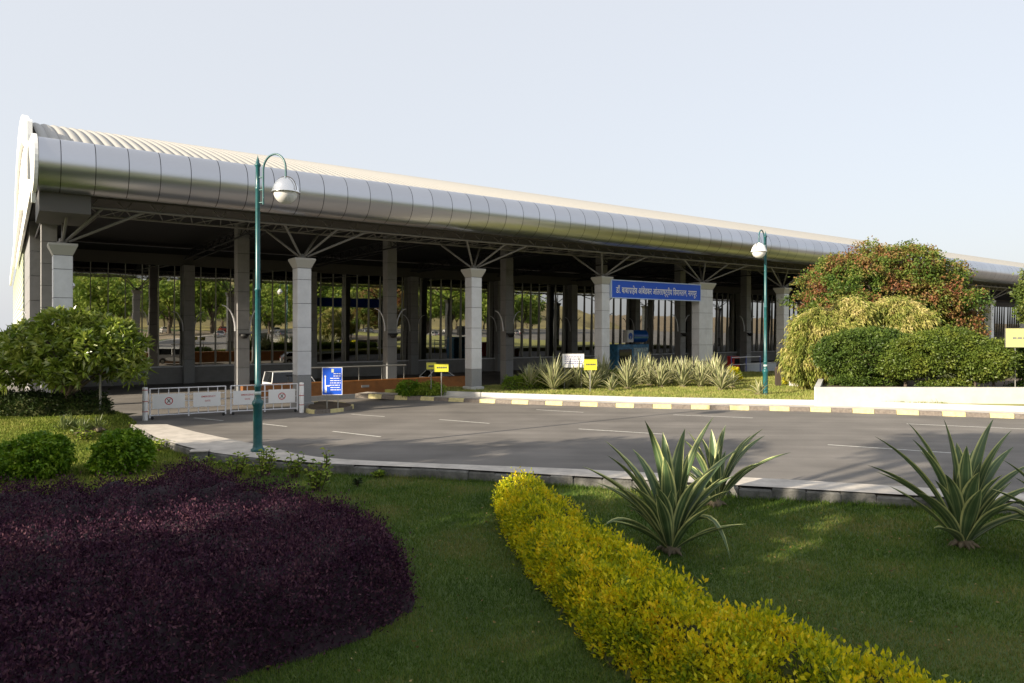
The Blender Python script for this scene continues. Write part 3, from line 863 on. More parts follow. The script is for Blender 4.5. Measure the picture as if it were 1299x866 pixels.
# ------------------------------------------------------------------ sliding barriers
def barrier(p0, p1, label, posts):
    a=Vector(p0); b_=Vector(p1); L=(b_-a).length; ang=math.atan2((b_-a).y,(b_-a).x)
    o=empty('barrier_gate',(a.x,a.y,0),ang); tag(o,label,'barrier gate','white sliding barriers')
    H=1.04; mb=MB()
    for z in (.14,.14+.9): mb.tube([(0.05,0,z),(L-.05,0,z)],.022,8)
    for x in (0.05,L/2,L-.05): mb.tube([(x,0,.06),(x,0,H+.01)],.026,8)
    for z in (.36,.59,.81): mb.tube([(.05,0,z),(L-.05,0,z)],.015,6)
    n=8
    for i in range(1,n):
        if i!=n//2: mb.tube([(L*i/n,0,.14),(L*i/n,0,1.04)],.015,6)
    mb.build('rail_frame',M_rail,o)
    for x in (.12,L-.12):
        w_=MB(); Mx=Matrix.Translation((x,0,.05))@Matrix.Rotation(R(90),4,'X')
        ring=[(.05*math.cos(q),.05*math.sin(q)) for q in np.linspace(0,2*math.pi,13)[:-1]]
        w_.prism(ring,-.02,.02,0,M=Mx); w_.build('wheel',M_black,o)
    return o,L
def placard(o, x0, x1, kind):
    mb=MB(); mb.box(x0,-.045,.36,x1,-.03,.86); pl_=mb.build('notice_board',M_white,o)
    cx=(x0+x1)/2
    if kind=='text':
        for k,(t,wd) in enumerate((('EMERGENCY',(x1-x0)*.52),('GATE',(x1-x0)*.2))):
            text_mesh('lettering',t,wd,.058,M_red,pl_,(cx-wd/2+(.02 if k else .05),-.049,.68-.15*k),(R(90),0,0))
    else:
        mb=MB(); n=24
        for i in range(n):
            a0=2*math.pi*i/n;a1=2*math.pi*(i+1)/n
            mb.add([(cx+math.cos(a0)*.13,-.049,.61+math.sin(a0)*.13),(cx+math.cos(a1)*.13,-.049,.61+math.sin(a1)*.13),(cx+math.cos(a1)*.10,-.049,.61+math.sin(a1)*.10),(cx+math.cos(a0)*.10,-.049,.61+math.sin(a0)*.10)],[(0,1,2,3)])
        mb.build('prohibition_ring',M_red,pl_)
        mb=MB()
        for sg_ in (-1,1): mb.add([(cx-.05*sg_-.016,-.052+sg_*.001,.55),(cx-.05*sg_+.016,-.052+sg_*.001,.55),(cx+.05*sg_+.016,-.052+sg_*.001,.68),(cx+.05*sg_-.016,-.052+sg_*.001,.68)],[(0,1,2,3)])
        mb.build('cross_mark',M_ink,pl_)
g0=at(188,532.5); g1=at(288,526.8); g2=at(291,526.6); g3=at(379,522.2)
o,L=barrier(g0,g1,'left white sliding barrier with a no entry placard and a red lettered placard',0)
placard(o,.12,L/2-.12,'sym'); placard(o,L/2+.14,L-.22,'text')
o,L=barrier(g2,g3,'right white sliding barrier ending at the first grey column, partly behind the street lamp',0)
placard(o,.12,L/2-.16,'text'); placard(o,L/2+.12,L-.14,'sym')
for k,(p,lab) in enumerate(((at(184,533),'white gate post with red rings at the left end of the barriers'),(at(382.5,523.2),'white gate post with red rings beside the first grey column'))):
    o=empty('gate_post',(p[0],p[1],0)); tag(o,lab,'post','gate posts of the barriers')
    mb=MB(); mb.lathe([(0,1.1),(.075,1.1),(.085,1.07),(.085,0)],0,0,16); mb.build('post',M_white,o)
    for z in (.28,.62,1.0):
        mb=MB(); mb.lathe([(.0865,z),(.0885,z),(.0885,z+.025),(.0865,z+.025)],0,0,16); mb.build('red_ring',M_red,o)

pos_=lambda px,Y:(px-CX)/F*Y
# ------------------------------------------------------------------ sign boards
def board(name, loc, rz, w_, h, zb, mat, label, cat, posts, edge=M_white, group=None):
    o=empty(name,loc,rz); tag(o,label,cat,group)
    mb=MB(); mb.box(-w_/2,-.015,zb,w_/2,.015,zb+h); bd=mb.build('panel',mat,o)
    e=.018; mb=MB()
    for q in ((-w_/2-e,-.022,zb-e,w_/2+e,.02,zb),(-w_/2-e,-.022,zb+h,w_/2+e,.02,zb+h+e),(-w_/2-e,-.022,zb,-w_/2,.02,zb+h),(w_/2,-.022,zb,w_/2+e,.02,zb+h)): mb.box(*q)
    mb.build('edge_frame',edge,o)
    for x in posts:
        mb=MB(); mb.tube([(x,.045,-.05),(x,.045,zb+h*.8)],.022,8); mb.build('post',M_mull,o)
    return o,bd
def marks(bd, rects, mat, y=-.019):
    mb=MB()
    for x0,z0,x1,z1 in rects: mb.add([(x0,y,z0),(x1,y,z0),(x1,y,z1),(x0,y,z1)],[(0,1,2,3)])
    return mb.build('printed_marks',mat,bd)
x,y=at(421.5,519,.1)
o,bd=board('direction_board',(x,y,.1),R(4),.70,.98,.55,M_blue,'blue direction board with white arrows and text lines on the small traffic island','sign',(-.2,.2))
rc=[(-.27,.62,-.235,1.22),(-.24,.62,-.20,.85),(-.24,.85,-.13,.885)]
zz=1.30
for i in range(8):
    x=(.02 if i<2 else -.08)+random.uniform(-.02,.03); xe=.31
    while x<xe-.03:
        wd=random.uniform(.05,.13); rc.append((x,zz,min(x+wd,xe),zz+.028)); x+=wd+.018
    zz-=.085
marks(bd,rc,M_white)
mb=MB(); mb.add([(-.29,-.019,1.2),(-.215,-.019,1.2),(-.2525,-.019,1.27)],[(0,1,2)]); mb.add([(-.13,-.019,.83),(-.13,-.019,.905),(-.075,-.019,.8675)],[(0,1,2)]); mb.build('arrow_heads',M_white,bd)
marks(bd,[(-.03,1.36,.06,1.49)],simple('emblem_cream',(.55,.6,.45),.6))
YB=[((560,502,.3),.54,.28,1.02,M_yel,'small yellow board on a thin post by the shrubs left of the second column','b'),
    ((749,497,.32),.54,.44,.98,M_yel,'small yellow board on a thin post among the agaves beside the white notice','b')]
for (px,py,z),w_,h,zb,mt,lab,_ in YB:
    x,y=at(px,py,z); o,bd=board('yellow_board',(x,y,z),R(8),w_,h,zb,mt,lab,'sign',(0,),edge=mt,group='small yellow boards')
    rc=[]; xx=-.2
    while xx<.2: wd=random.uniform(.04,.08); rc.append((xx,zb+h*.45,xx+wd,zb+h*.45+.06)); xx+=wd+.015
    marks(bd,rc,M_ink)
x,y=at(556,499,.3)
o,bd=board('yellow_board',(x-.35,y+.4,.3),R(14),.42,.30,1.02,simple('board_yellow_old',(.50,.48,.06),.6),'duller yellow board half hidden behind the front yellow board','sign',(0,),edge=M_ink,group='small yellow boards')
marks(bd,[(-.12,1.12,.1,1.2)],M_ink)
x,y=(pos_(1293,27.2),27.2)
o,bd=board('yellow_board',(x,y,.7),R(-6),.98,.70,1.68,simple('board_lemon',(.72,.74,.22),.5),'large pale yellow board on a thin post at the right edge','sign',(-.12,),edge=M_steel,group='small yellow boards')
marks(bd,[(-.25,1.98,-.1,2.06),(-.08,1.98,.1,2.06),(.12,1.98,.2,2.06)],M_mull)
x,y=at(729,495,.32)
o,bd=board('notice_board',(x,y+.8,.32),R(4),1.0,.62,1.0,M_white,'white notice board with lines of small grey text behind the agaves','sign',(-.4,.4),edge=M_panel2)
rc=[]
for i in range(5):
    xx=-.4
    while xx<.36: wd=random.uniform(.05,.12); rc.append((xx,1.5-i*.085,min(xx+wd,.42),1.535-i*.085)); xx+=wd+.02
marks(bd,rc,simple('ink_blue',(.12,.13,.35),.6))

# blue kiosk with a round emblem cylinder
kx=bobj('kiosk','blue service kiosk with a horizontal cylinder sign and round emblem under the canopy','kiosk',20.0,9.5,z=-.3)
M_ky=simple('kiosk_blue',(.05,.22,.42),.4,noise=.6,scale=2.5)
mb=MB(); mb.bbox(-1.7,0,0,1.5,1.4,2.35,.03); bt=mb.build('booth',M_ky,kx)
mb=MB(); mb.box(-.1,-.03,.6,1.35,-.004,2.1); mb.build('poster_panel',simple('poster',(.45,.60,.72),.5,noise=.75,scale=3.5),bt)
mb=MB(); mb.box(-1.55,-.03,.8,-.3,-.004,2.0); mb.build('counter_opening',M_glassdk,bt)
mb=MB(); mb.tube([(.0,.5,2.95),(1.5,.5,2.95)],.46,20); mb.build('sign_drum',simple('drum_blue',(.01,.10,.42),.3),kx)
mb=MB()
for zq in (2.80,2.86): mb.box(.02,.02,zq,1.48,.10,zq+.03)
mb.build('white_stripe',simple('stripe_green',(.25,.55,.45),.5),kx)
mb=MB(); mb.box(-.62,.1,2.5,-.01,.6,3.4); sq=mb.build('emblem_panel',M_white,kx)
mb=MB(); Mx=Matrix.Translation((-.31,.09,2.95))@Matrix.Rotation(R(90),4,'X')
ring=[(.20*math.cos(q),.25*math.sin(q)) for q in np.linspace(0,2*math.pi,25)[:-1]]
mb.prism(ring,0,.01,0,M=Mx); mb.build('round_emblem',M_blue2,sq)
mb=MB(); mb.box(-.33,.072,2.72,-.29,.079,2.95); mb.build('emblem_slot',M_white,sq)
st=MB(); st.tube([(.3,.5,2.3),(.3,.5,2.55)],.05,8); st.tube([(1.2,.5,2.3),(1.2,.5,2.55)],.05,8); st.build('sign_leg',M_steel,kx)

# ------------------------------------------------------------------ cars
def car_parts(root, body, glass_h=1.0, kind='hatch'):
    """side profile extruded with tumblehome; length along x; sizes in real metres / U"""
    q=1/U
    if kind=='hatch':
        low=[(-1.75,.25),(-1.82,.55),(-1.78,.85),(-1.2,.93),(1.75,.95),(1.85,.6),(1.8,.25)]
        prof=[(-1.80,.28),(-1.86,.52),(-1.80,.78),(-1.62,.88),(-.95,.98),(1.72,1.0),(1.84,.75),(1.82,.30)]
        green=[(-.98,.97),(-.25,1.46),(.2,1.52),(1.15,1.50),(1.70,1.0)]
        wb_=(-1.18,1.16); wid=.80
    else:
        prof=[(-2.1,.3),(-2.16,.6),(-2.1,.95),(-1.85,1.05),(-1.2,1.12),(2.0,1.15),(2.05,.7),(2.0,.3)]
        green=[(-1.22,1.11),(-.75,1.82),(-.5,1.88),(1.85,1.88),(1.98,1.15)]
        wb_=(-1.35,1.35); wid=.88
    mb=MB(); n=len(prof); ys=[-wid,-wid*.97,wid*.97,wid]
    def loft(pr, rows):
        vs=[]
        for y,inset,dz in rows:
            for x,z in pr: vs.append(((x*(1-inset))*q,y*q,(z+dz)*q))
        m_=len(pr); fs=[]
        for r in range(len(rows)-1):
            for i in range(m_): j=(i+1)%m_; fs.append((r*m_+i,r*m_+j,(r+1)*m_+j,(r+1)*m_+i))
        fs.append(tuple(range(m_))); fs.append(tuple(range(len(rows)*m_-1,(len(rows)-1)*m_-1,-1)))
        return vs,fs
    vs,fs=loft(prof,[(-wid*.93,.02,0),(-wid,.0,0),(wid,.0,0),(wid*.93,.02,0)]); mb.add(vs,fs,0,False)
    for x in wb_:                                   # dark wheel arches
        for sgn in (-1,1):
            Mx=Matrix.Translation((x*q,sgn*(wid+.003)*q,.33*q))@Matrix.Rotation(R(90),4,'X')
            mb.prism([(.38*q*math.cos(a),.38*q*math.sin(a)) for a in np.linspace(0,math.pi,13)],-.004,.004,1,M=Mx)
    bo=mb.build('body',[body,M_black],root)
    mb=MB(); gw=wid*.80
    base=[(green[0][0],green[0][1]-.02)]+green[1:-1]+[(green[-1][0],green[-1][1]-.02)]
    vs=[]
    for sgn in (-1,1):
        for i,(x,z) in enumerate(base): vs.append((x*q,sgn*(wid*.96 if i in (0,len(base)-1) else gw)*q,z*q))
    m_=len(base)
    mb.add(vs,[tuple(range(m_)),tuple(range(2*m_-1,m_-1,-1))]+[(i,m_+i,m_+i+1,i+1) for i in range(m_-1)],0)
    mb.build('windows',M_glassdk,root)
    mb=MB()                                          # roof skin and pillars over the glass
    top=[p for p in green[1:-1]]
    for i in range(len(top)-1):
        (x0,z0),(x1,z1)=top[i],top[i+1]
        mb.add([(x0*q,-gw*q*1.01,z0*q+.006),(x1*q,-gw*q*1.01,z1*q+.006),(x1*q,gw*q*1.01,z1*q+.006),(x0*q,gw*q*1.01,z0*q+.006),
                (x0*q,-gw*q*1.02,z0*q-.03),(x1*q,-gw*q*1.02,z1*q-.03),(x1*q,gw*q*1.02,z1*q-.03),(x0*q,gw*q*1.02,z0*q-.03)],[(0,1,2,3),(4,5,1,0),(3,2,6,7)])
    for sgn in (-1,1):
        for (a,b2) in ((green[0],green[1]),(green[-1],green[-2]),((.35,.98),(.30,green[-2][1]-.01))):
            y0=sgn*wid*.97*q; y1=sgn*gw*1.015*q
            mb.tube([(a[0]*q,y0,a[1]*q),(b2[0]*q,y1,b2[1]*q)],.028,5)
    mb.build('roof',body,root)
    for x in wb_:
        for sgn in (-1,1):
            Mx=Matrix.Translation((x*q,sgn*(wid-.09)*q,.31*q))@Matrix.Rotation(R(90),4,'X')
            t_=MB(); t_.prism([(.31*q*math.cos(a),.31*q*math.sin(a)) for a in np.linspace(0,2*math.pi,21)[:-1]],-.11*q,.11*q,0,M=Mx)
            wo=t_.build('wheel',M_black,root)
            t_=MB(); t_.prism([(.19*q*math.cos(a),.19*q*math.sin(a)) for a in np.linspace(0,2*math.pi,13)[:-1]],-.118*q,.118*q,0,M=Mx); t_.build('rim',M_mull,wo)
    for sgn in (-1,1):
        mb=MB(); x=(prof[2][0]+.0); mb.box((x-.035)*q,(sgn*wid*.72-.16)*q,.62*q,(x+.10)*q,(sgn*wid*.72+.16)*q,.76*q); mb.build('headlight',M_globe,root)
        mb=MB(); x=prof[-2][0]; mb.box((x-.1)*q,(sgn*wid*.8-.1)*q,.72*q,(x+.03)*q,(sgn*wid*.8+.1)*q,.9*q); mb.build('tail_light',M_red,root)
M_carw=simple('car_white',(.62,.63,.65),.25)
def place_car(s,t,rz,label,kind='hatch',z=-.3,body=M_carw):
    o=bobj('parked_car',label,'car',s,t,rz,z); car_parts(o,body,kind=kind); return o
x_=wb(*at(565,492,-.25)); place_car(x_[0]+.4,x_[1]+1.2,R(180),'white hatchback parked under the canopy behind the yellow boards')
x_=wb(*at(382,500,-.1)); place_car(x_[0]-.35,x_[1],R(185),'white van parked under the canopy behind the first column, its front wheel showing',kind='van',z=-.2)

# small garden lamp by the frangipani
x,y=at(127,529,.3); o=empty('garden_lamp',(x,y,.28)); tag(o,'small garden lamp with a white cone shade in front of the frangipani','garden lamp')
mb=MB(); mb.tube([(0,0,0),(0,0,1.62)],.035,8); mb.build('pole',M_mull,o)
mb=MB(); mb.lathe([(0,1.86),(.04,1.85),(.15,1.60),(.14,1.60),(0,1.74)],.05,0,16); mb.build('lamp_shade',M_white,o)
# junction box in the lawn
x,y=at(253,585,-.1); o=empty('junction_box',(x,y,-.1),R(12)); tag(o,'small grey concrete junction box with a pale lid behind the purple shrubs','box')
mb=MB(); mb.bbox(-.2,-.13,0,.2,.13,.24,.012); mb.build('box_body',M_stone,o)
mb=MB(); mb.bbox(-.215,-.145,.24,.215,.145,.27,.01); mb.build('lid',M_pave,o)

# whitewashed planter walls on the right
def wall_between(a,b_,z0,z1a,z1b,th,label,name='planter_wall'):
    a=Vector(a);b_=Vector(b_);d_=(b_-a).normalized(); n_=Vector((-d_.y,d_.x))*th
    mb=MB(); vs=[(*a,z0),(*b_,z0),(*(b_+n_),z0),(*(a+n_),z0),(*a,z1a),(*b_,z1b),(*(b_+n_),z1b),(*(a+n_),z1a)]
    mb.add(vs,[(0,3,2,1),(4,5,6,7),(0,1,5,4),(1,2,6,5),(2,3,7,6),(3,0,4,7)])
    o=mb.build(name,M_conc); tag(o,label,'wall'); return o
pa=at(1036,515,.15); pb=at(1299,517.5,.15)
dd=(Vector(pb)-Vector(pa)).normalized(); pbx=tuple(Vector(pb)+dd*14)
wall_between(pa,pbx,0,.86,1.0,.22,'long whitewashed planter wall along the kerb below the trimmed dark shrubs')
na=tuple(Vector(pa)+Vector((2.9,6.4))); 
wall_between(tuple(Vector(pa)+Vector((.0,.22))),na,0,.86,.9,-.2,'short whitewashed return wall running back from the planter corner')
wall_between(at(1001,490,.3),at(1048,492,.3),.1,.85,.95,.2,'short sloping whitewashed wall behind the yellow shrubs under the pale bush')
mb=MB(); pq=[tuple(Vector(pa)+Vector((.1,.2))),tuple(Vector(pbx)+Vector((0,.2))),tuple(Vector(pbx)+Vector((2,9))),tuple(Vector(pa)+Vector((3.6,8)))]
mb.add([(*p,.72) for p in pq]+[(*p,-.1) for p in pq],[(0,1,2,3),(0,4,5,1),(1,5,6,2),(2,6,7,3),(3,7,4,0)])
tag(mb.build('planter_soil',M_soil),kind='structure')

# ------------------------------------------------------------------ foliage materials
F_purple=leafmat('leaf_purple',[(.022,.009,.021),(.045,.016,.037),(.075,.030,.055),(.15,.070,.09)],1.4,.65,.15,.30,spec=.1)
F_yellow=leafmat('leaf_gold',[(.12,.20,.010),(.40,.44,.012),(.74,.66,.014),(.88,.62,.018)],2.2,.5,.32,.50)
F_green=leafmat('leaf_green',[(.020,.045,.008),(.040,.085,.012),(.085,.14,.02)],1.5,.5,.25,.4)
F_round=leafmat('leaf_box',[(.05,.12,.008),(.13,.25,.012),(.30,.42,.03)],2.0,.5,.25,.3)
F_frang=leafmat('leaf_frangipani',[(.07,.12,.014),(.21,.29,.035),(.44,.48,.11)],1.2,.25,.30,.35,spec=.7)
F_clip=leafmat('leaf_clipped',[(.030,.060,.012),(.065,.11,.018),(.12,.17,.03)],1.0,.45,.2,.45)
F_weep=leafmat('leaf_weeping',[(.10,.14,.02),(.21,.25,.045),(.40,.37,.11),(.62,.52,.24)],1.0,.55,.3,.45)
F_rain=leafmat('leaf_rusty',[(.035,.080,.012),(.08,.14,.02),(.16,.19,.035),(.26,.13,.055),(.20,.065,.04)],.55,.55,.25,.62)
F_dark=leafmat('leaf_dark',[(.015,.03,.007),(.03,.055,.01),(.05,.08,.015)],1.0,.55,.2,.4)
F_weed=leafmat('leaf_weed',[(.10,.18,.015),(.22,.32,.03),(.36,.40,.06)],2.0,.5,.3,.2)
F_grass=leafmat('grass_blade',[(.045,.095,.014),(.085,.155,.022),(.15,.205,.036),(.26,.23,.08)],.45,.6,.22,.5,spec=.2)
F_mgrass=leafmat('grass_mound',[(.12,.18,.02),(.20,.25,.035),(.32,.31,.08)],.5,.65,.2,.4,spec=.2)
M_turf3=simple('mound_turf',(.10,.12,.025),.95,noise=.3,scale=1.5)
bpy.data.objects['garden_mound'].data.materials[0]=M_turf3
F_igrass=leafmat('grass_island',[(.16,.21,.04),(.25,.28,.07),(.38,.34,.13)],.6,.7,.2,.4,spec=.2)
M_ptwig=simple('purple_twigs',(.022,.012,.018),.95,noise=.5,scale=12)
M_gtwig=simple('hedge_core',(.05,.06,.012),.95,noise=.5,scale=10)

def agave_mat(name, green, dark, cream):
    m, nt, b = new_mat(name)
    uv=nt.nodes.new('ShaderNodeUVMap'); sp=nt.nodes.new('ShaderNodeSeparateXYZ'); nt.links.new(uv.outputs['UV'],sp.inputs['Vector'])
    mp=nt.nodes.new('ShaderNodeMapping'); mp.inputs['Scale'].default_value=(9,.35,1); nt.links.new(uv.outputs['UV'],mp.inputs['Vector'])
    n=nt.nodes.new('ShaderNodeTexNoise'); n.inputs['Scale'].default_value=1.0; n.inputs['Detail'].default_value=3; nt.links.new(mp.outputs['Vector'],n.inputs['Vector'])
    ad=nt.nodes.new('ShaderNodeMath'); ad.operation='MULTIPLY_ADD'; ad.inputs[1].default_value=.16; nt.links.new(n.outputs['Fac'],ad.inputs[0])
    sb=nt.nodes.new('ShaderNodeMath'); sb.operation='ABSOLUTE'
    s0=nt.nodes.new('ShaderNodeMath'); s0.operation='SUBTRACT'; nt.links.new(sp.outputs['X'],s0.inputs[0]); s0.inputs[1].default_value=.5
    nt.links.new(s0.outputs[0],sb.inputs[0]); nt.links.new(sb.outputs[0],ad.inputs[2])
    r=nt.nodes.new('ShaderNodeValToRGB'); e=r.color_ramp.elements
    e[0].position=.05;e[0].color=(*green,1); e[1].position=.60;e[1].color=(*cream,1)
    for p,c in ((.14,dark),(.24,green),(.30,tuple(.7*a+.3*b for a,b in zip(green,cream))),(.34,dark),(.44,green),(.50,cream)):
        q=e.new(p); q.color=(*c,1)
    nt.links.new(ad.outputs[0],r.inputs['Fac'])
    n2=nt.nodes.new('ShaderNodeTexNoise'); n2.inputs['Scale'].default_value=3; tc=nt.nodes.new('ShaderNodeTexCoord'); nt.links.new(tc.outputs['Object'],n2.inputs['Vector'])
    mr=nt.nodes.new('ShaderNodeMapRange'); mr.inputs['From Min'].default_value=.3; mr.inputs['From Max'].default_value=.7; mr.inputs['To Min'].default_value=.75; mr.inputs['To Max'].default_value=1.15
    nt.links.new(n2.outputs['Fac'],mr.inputs['Value'])
    mm=nt.nodes.new('ShaderNodeMix'); mm.data_type='RGBA'; mm.blend_type='MULTIPLY'; mm.inputs['Factor'].default_value=1
    nt.links.new(r.outputs['Color'],mm.inputs['A']); nt.links.new(mr.outputs['Result'],mm.inputs['B'])
    nt.links.new(mm.outputs['Result'],b.inputs['Base Color']); b.inputs['Roughness'].default_value=.38
    b.inputs['Specular IOR Level'].default_value=.45
    t=nt.nodes.new('ShaderNodeBsdfTranslucent'); nt.links.new(mm.outputs['Result'],t.inputs['Color'])
    ms=nt.nodes.new('ShaderNodeMixShader'); ms.inputs['Fac'].default_value=.12; out=nt.nodes['Material Output']
    nt.links.new(b.outputs['BSDF'],ms.inputs[1]); nt.links.new(t.outputs['BSDF'],ms.inputs[2]); nt.links.new(ms.outputs['Shader'],out.inputs['Surface'])
    return m
F_agave=agave_mat('agave_variegated',(.11,.17,.075),(.060,.11,.048),(.56,.58,.25))
F_agave2=agave_mat('agave_pale',(.26,.29,.13),(.15,.19,.08),(.68,.62,.38))

def ribbon(p0, c, p1, W, nseg=11, chan=.28, curl=0.0):
    p0,c,p1=[np.array(q,float) for q in (p0,c,p1)]
    V=[];UV=[]
    for i in range(nseg+1):
        t=i/nseg
        p=(1-t)**2*p0+2*t*(1-t)*c+t*t*p1
        d=2*(1-t)*(c-p0)+2*t*(p1-c); d=d/max(1e-6,np.linalg.norm(d))
        hz=np.array([p1[0]-p0[0],p1[1]-p0[1],0]); 
        if np.linalg.norm(hz)<.05: hz=np.array([.05,-.05,0])
        side=np.cross(hz,[0,0,1.]); side/=np.linalg.norm(side)
        side=side-d*side.dot(d); side/=np.linalg.norm(side)
        nrm=np.cross(side,d)
        w_=W*(.42+.58*math.sin(min(1,t/.5)*math.pi/2)) if t<.5 else W*max(0.0,(1-((t-.5)/.5)**1.7))
        w_=max(w_,.004)
        cu=curl*math.sin(t*9)
        for u,off,nn in ((0,-.5,1),(.25,-.27,.35),(.5,0,0),(.75,.27,.35),(1,.5,1)):
            V.append(p+side*w_*off+nrm*w_*(chan*nn+(cu*off)))
            UV.append((u,t))
    Fq=[];LU=[]
    for i in range(nseg):
        for j in range(4):
            a=i*5+j; q=(a,a+1,a+6,a+5); Fq.append(q); LU+= [UV[k] for k in q]
    return V,Fq,LU

def agave(name, loc, tips, nextra, L, W, label, mat, group=None, spread=1.0, seed=0, straight=.62):
    rd=random.Random(seed); V=[];Fq=[];LU=[]
    def add(p0,c,p1,w_,curl=0):
        v,f,l=ribbon(p0,c,p1,w_,curl=curl); b_=len(V); V.extend(v); Fq.extend([[b_+i for i in q] for q in f]); LU.extend(l)
    for t in tips:
        dx,dy,z=t[:3]; kind=t[3] if len(t)>3 else 'up'
        r0=.07; h=math.hypot(dx,dy)+1e-6
        p0=(dx/h*r0*rd.uniform(.5,1),dy/h*r0,.03)
        if kind=='up': c=(dx*.36,dy*.36,z*straight+.10)
        else: c=(dx*.62,dy*.62,t[4])
        add(p0,c,(dx,dy,z),W*rd.uniform(.85,1.15),rd.uniform(-.12,.12))
    for i in range(nextra):
        az=i*2.39996+rd.uniform(-.3,.3); f=(i+.5)/nextra
        el=R(84-58*f*spread+rd.uniform(-6,6)); l=L*rd.uniform(.72,1.08)*(1-.15*f)
        dx=math.cos(az)*math.cos(el)*l; dy=math.sin(az)*math.cos(el)*l; z=math.sin(el)*l
        bend=rd.uniform(0,.14)*l*(.4+f); 
        add((math.cos(az)*.06,math.sin(az)*.06,.03),(dx*.42,dy*.42,z*.56+bend*.5),(dx,dy,z-bend*.6),W*rd.uniform(.75,1.1),rd.uniform(-.1,.1))
    o=empty(name,loc); tag(o,label,'agave',group)
    mesh_np('leaf_rosette',V,Fq,mat,o,smooth=True,uv=LU)
    mb=MB()
    mb.lathe([(0,-.03),(.10,-.03),(.13,.03),(.10,.10),(.05,.16),(0,.18)],0,0,10)
    for i in range(9):                             # dry leaf bases
        a=rd.uniform(0,6.28); mb.tube([(math.cos(a)*.07,math.sin(a)*.07,.07),(math.cos(a)*.17,math.sin(a)*.17,.03),(math.cos(a)*.22,math.sin(a)*.22,.0)],[.035,.028,.006],5)
    mb.build('stump',M_dry,o)
    return o
M_dry=simple('dry_leaf_base',(.13,.105,.07),.9,noise=.4,scale=8)

x,y=at(851,700,-.1)
agave('agave',(x,y,-.1),[(-1.22,.1,1.17),(-.88,.3,1.50),(-.90,-.1,1.36),(-.40,-.2,1.85),(-.05,.3,1.62),(-.17,-.35,1.38),(.26,.25,1.68),(.62,.1,1.86),(-.95,-.2,.42,'d',.62),
      (1.06,.35,1.38),(.62,-.15,1.22),(.72,-.3,.92),(.70,-.45,-.01,'d',1.05),(-.62,-.3,.98),(.30,-.4,1.12),(-.3,-.5,1.0),(.95,.2,1.02),(-.75,.0,.9),(.45,.5,1.4),(-.45,.5,1.35),(-1.0,.3,.9)],14,1.38,.20,
      'large variegated agave with one bent leaf, standing right of the yellow hedge',F_agave,'variegated agaves on the lawn',seed=3)
x,y=at(907,641,-.1)
agave('agave',(x,y,-.1),[(-.45,.1,1.28),(-.62,-.2,1.2),(-.2,.2,1.18),(.22,.1,1.40),(.02,.3,1.30),(.60,-.1,1.25),(.85,.0,1.35),(.95,.2,1.2),(1.30,-.1,.95),(-.8,.2,.7),(.7,-.3,.8)],10,1.2,.18,
      'variegated agave partly hidden behind the larger one beside the yellow hedge',F_agave,'variegated agaves on the lawn',seed=5)
x,y=at(1222,692,-.1)
agave('agave',(x,y,-.1),[(-1.42,-.1,1.17),(-1.22,.1,1.55),(-.84,-.2,1.55),(-.68,.2,1.73),(-.22,.1,1.80),(-.08,-.2,1.46),(.03,.2,1.44),(.50,.1,1.80),(.62,-.1,1.66),(.86,.2,1.38),(1.0,.0,1.18),(1.05,-.2,.95),
      (.80,-.55,-.02,'d',1.15),(-1.15,.2,1.02),(-.5,-.4,1.1),(.3,-.4,1.1),(-.9,-.3,.85),(.4,.4,1.3),(-.4,.4,1.3),(-.1,-.5,1.15)],14,1.38,.21,
      'large variegated agave near the right edge of the lawn, one leaf drooping',F_agave,'variegated agaves on the lawn',seed=9)
x,y=at(1368,712,-.1)
agave('agave',(x,y,-.1),[(-1.02,-.55,.0,'d',1.05),(-1.05,-.2,.62),(-1.12,.15,.95),(-.78,.1,1.1),(-.8,.3,1.3),(-.45,0,1.5)],16,1.3,.18,'variegated agave at the extreme right whose leaf tips just reach into view',F_agave,'variegated agaves on the lawn',seed=12)

row=[(688,491,1.05),(702,495,1.22),(733,493,1.12),(765,489,1.15),(776,496,.62),(812,488,1.2),(824,489,1.12),(851,487,1.1),(878,486,1.05),(889,491,1.0),(903,487,1.12),(915,495,.95),(928,492,.7),(963,501,.55),(672,494,.95),(718,493,.95),(750,494,.9),(796,493,1.05),(838,491,1.0),(866,491,1.1),(908,490,1.15),(1180,0,0)]
lab=['leftmost pale agave of the island row, beside the low clipped hedge','big pale agave second from the left in the island row','pale agave in front of the white notice board','pale agave right of the yellow board in the island row','small low agave squeezed below the yellow board',
 'tall bushy pale agave left of the pair below the blue kiosk','pale agave right of the pair below the blue kiosk','single pale agave standing between the kiosk pair and the dense right group','pale agave at the left of the dense group below the wide column','pale agave at the front of the dense group below the wide column','tall pale agave at the back of the dense right group','spreading agave at the front right of the dense group','small agave at the right end of the dense group','sparse little agave at the foot of the far street lamp','pale agave starting the island row, against the low hedge','pale agave filling behind the second and third of the row','pale agave just behind the white notice board post','pale agave right behind the small low one of the row','pale agave filling behind the kiosk pair, on their right','pale agave in the gap before the dense right group','rearmost agave of the dense right group']
for i,(px,py,h) in enumerate(row[:-1]):
    x,y=at(px,py,.3); agave('agave',(x,y,.3),[],56 if h>.8 else 18,h*1.45,.105,lab[i],F_agave2,'pale agaves along the island',seed=30+i,spread=1.0)

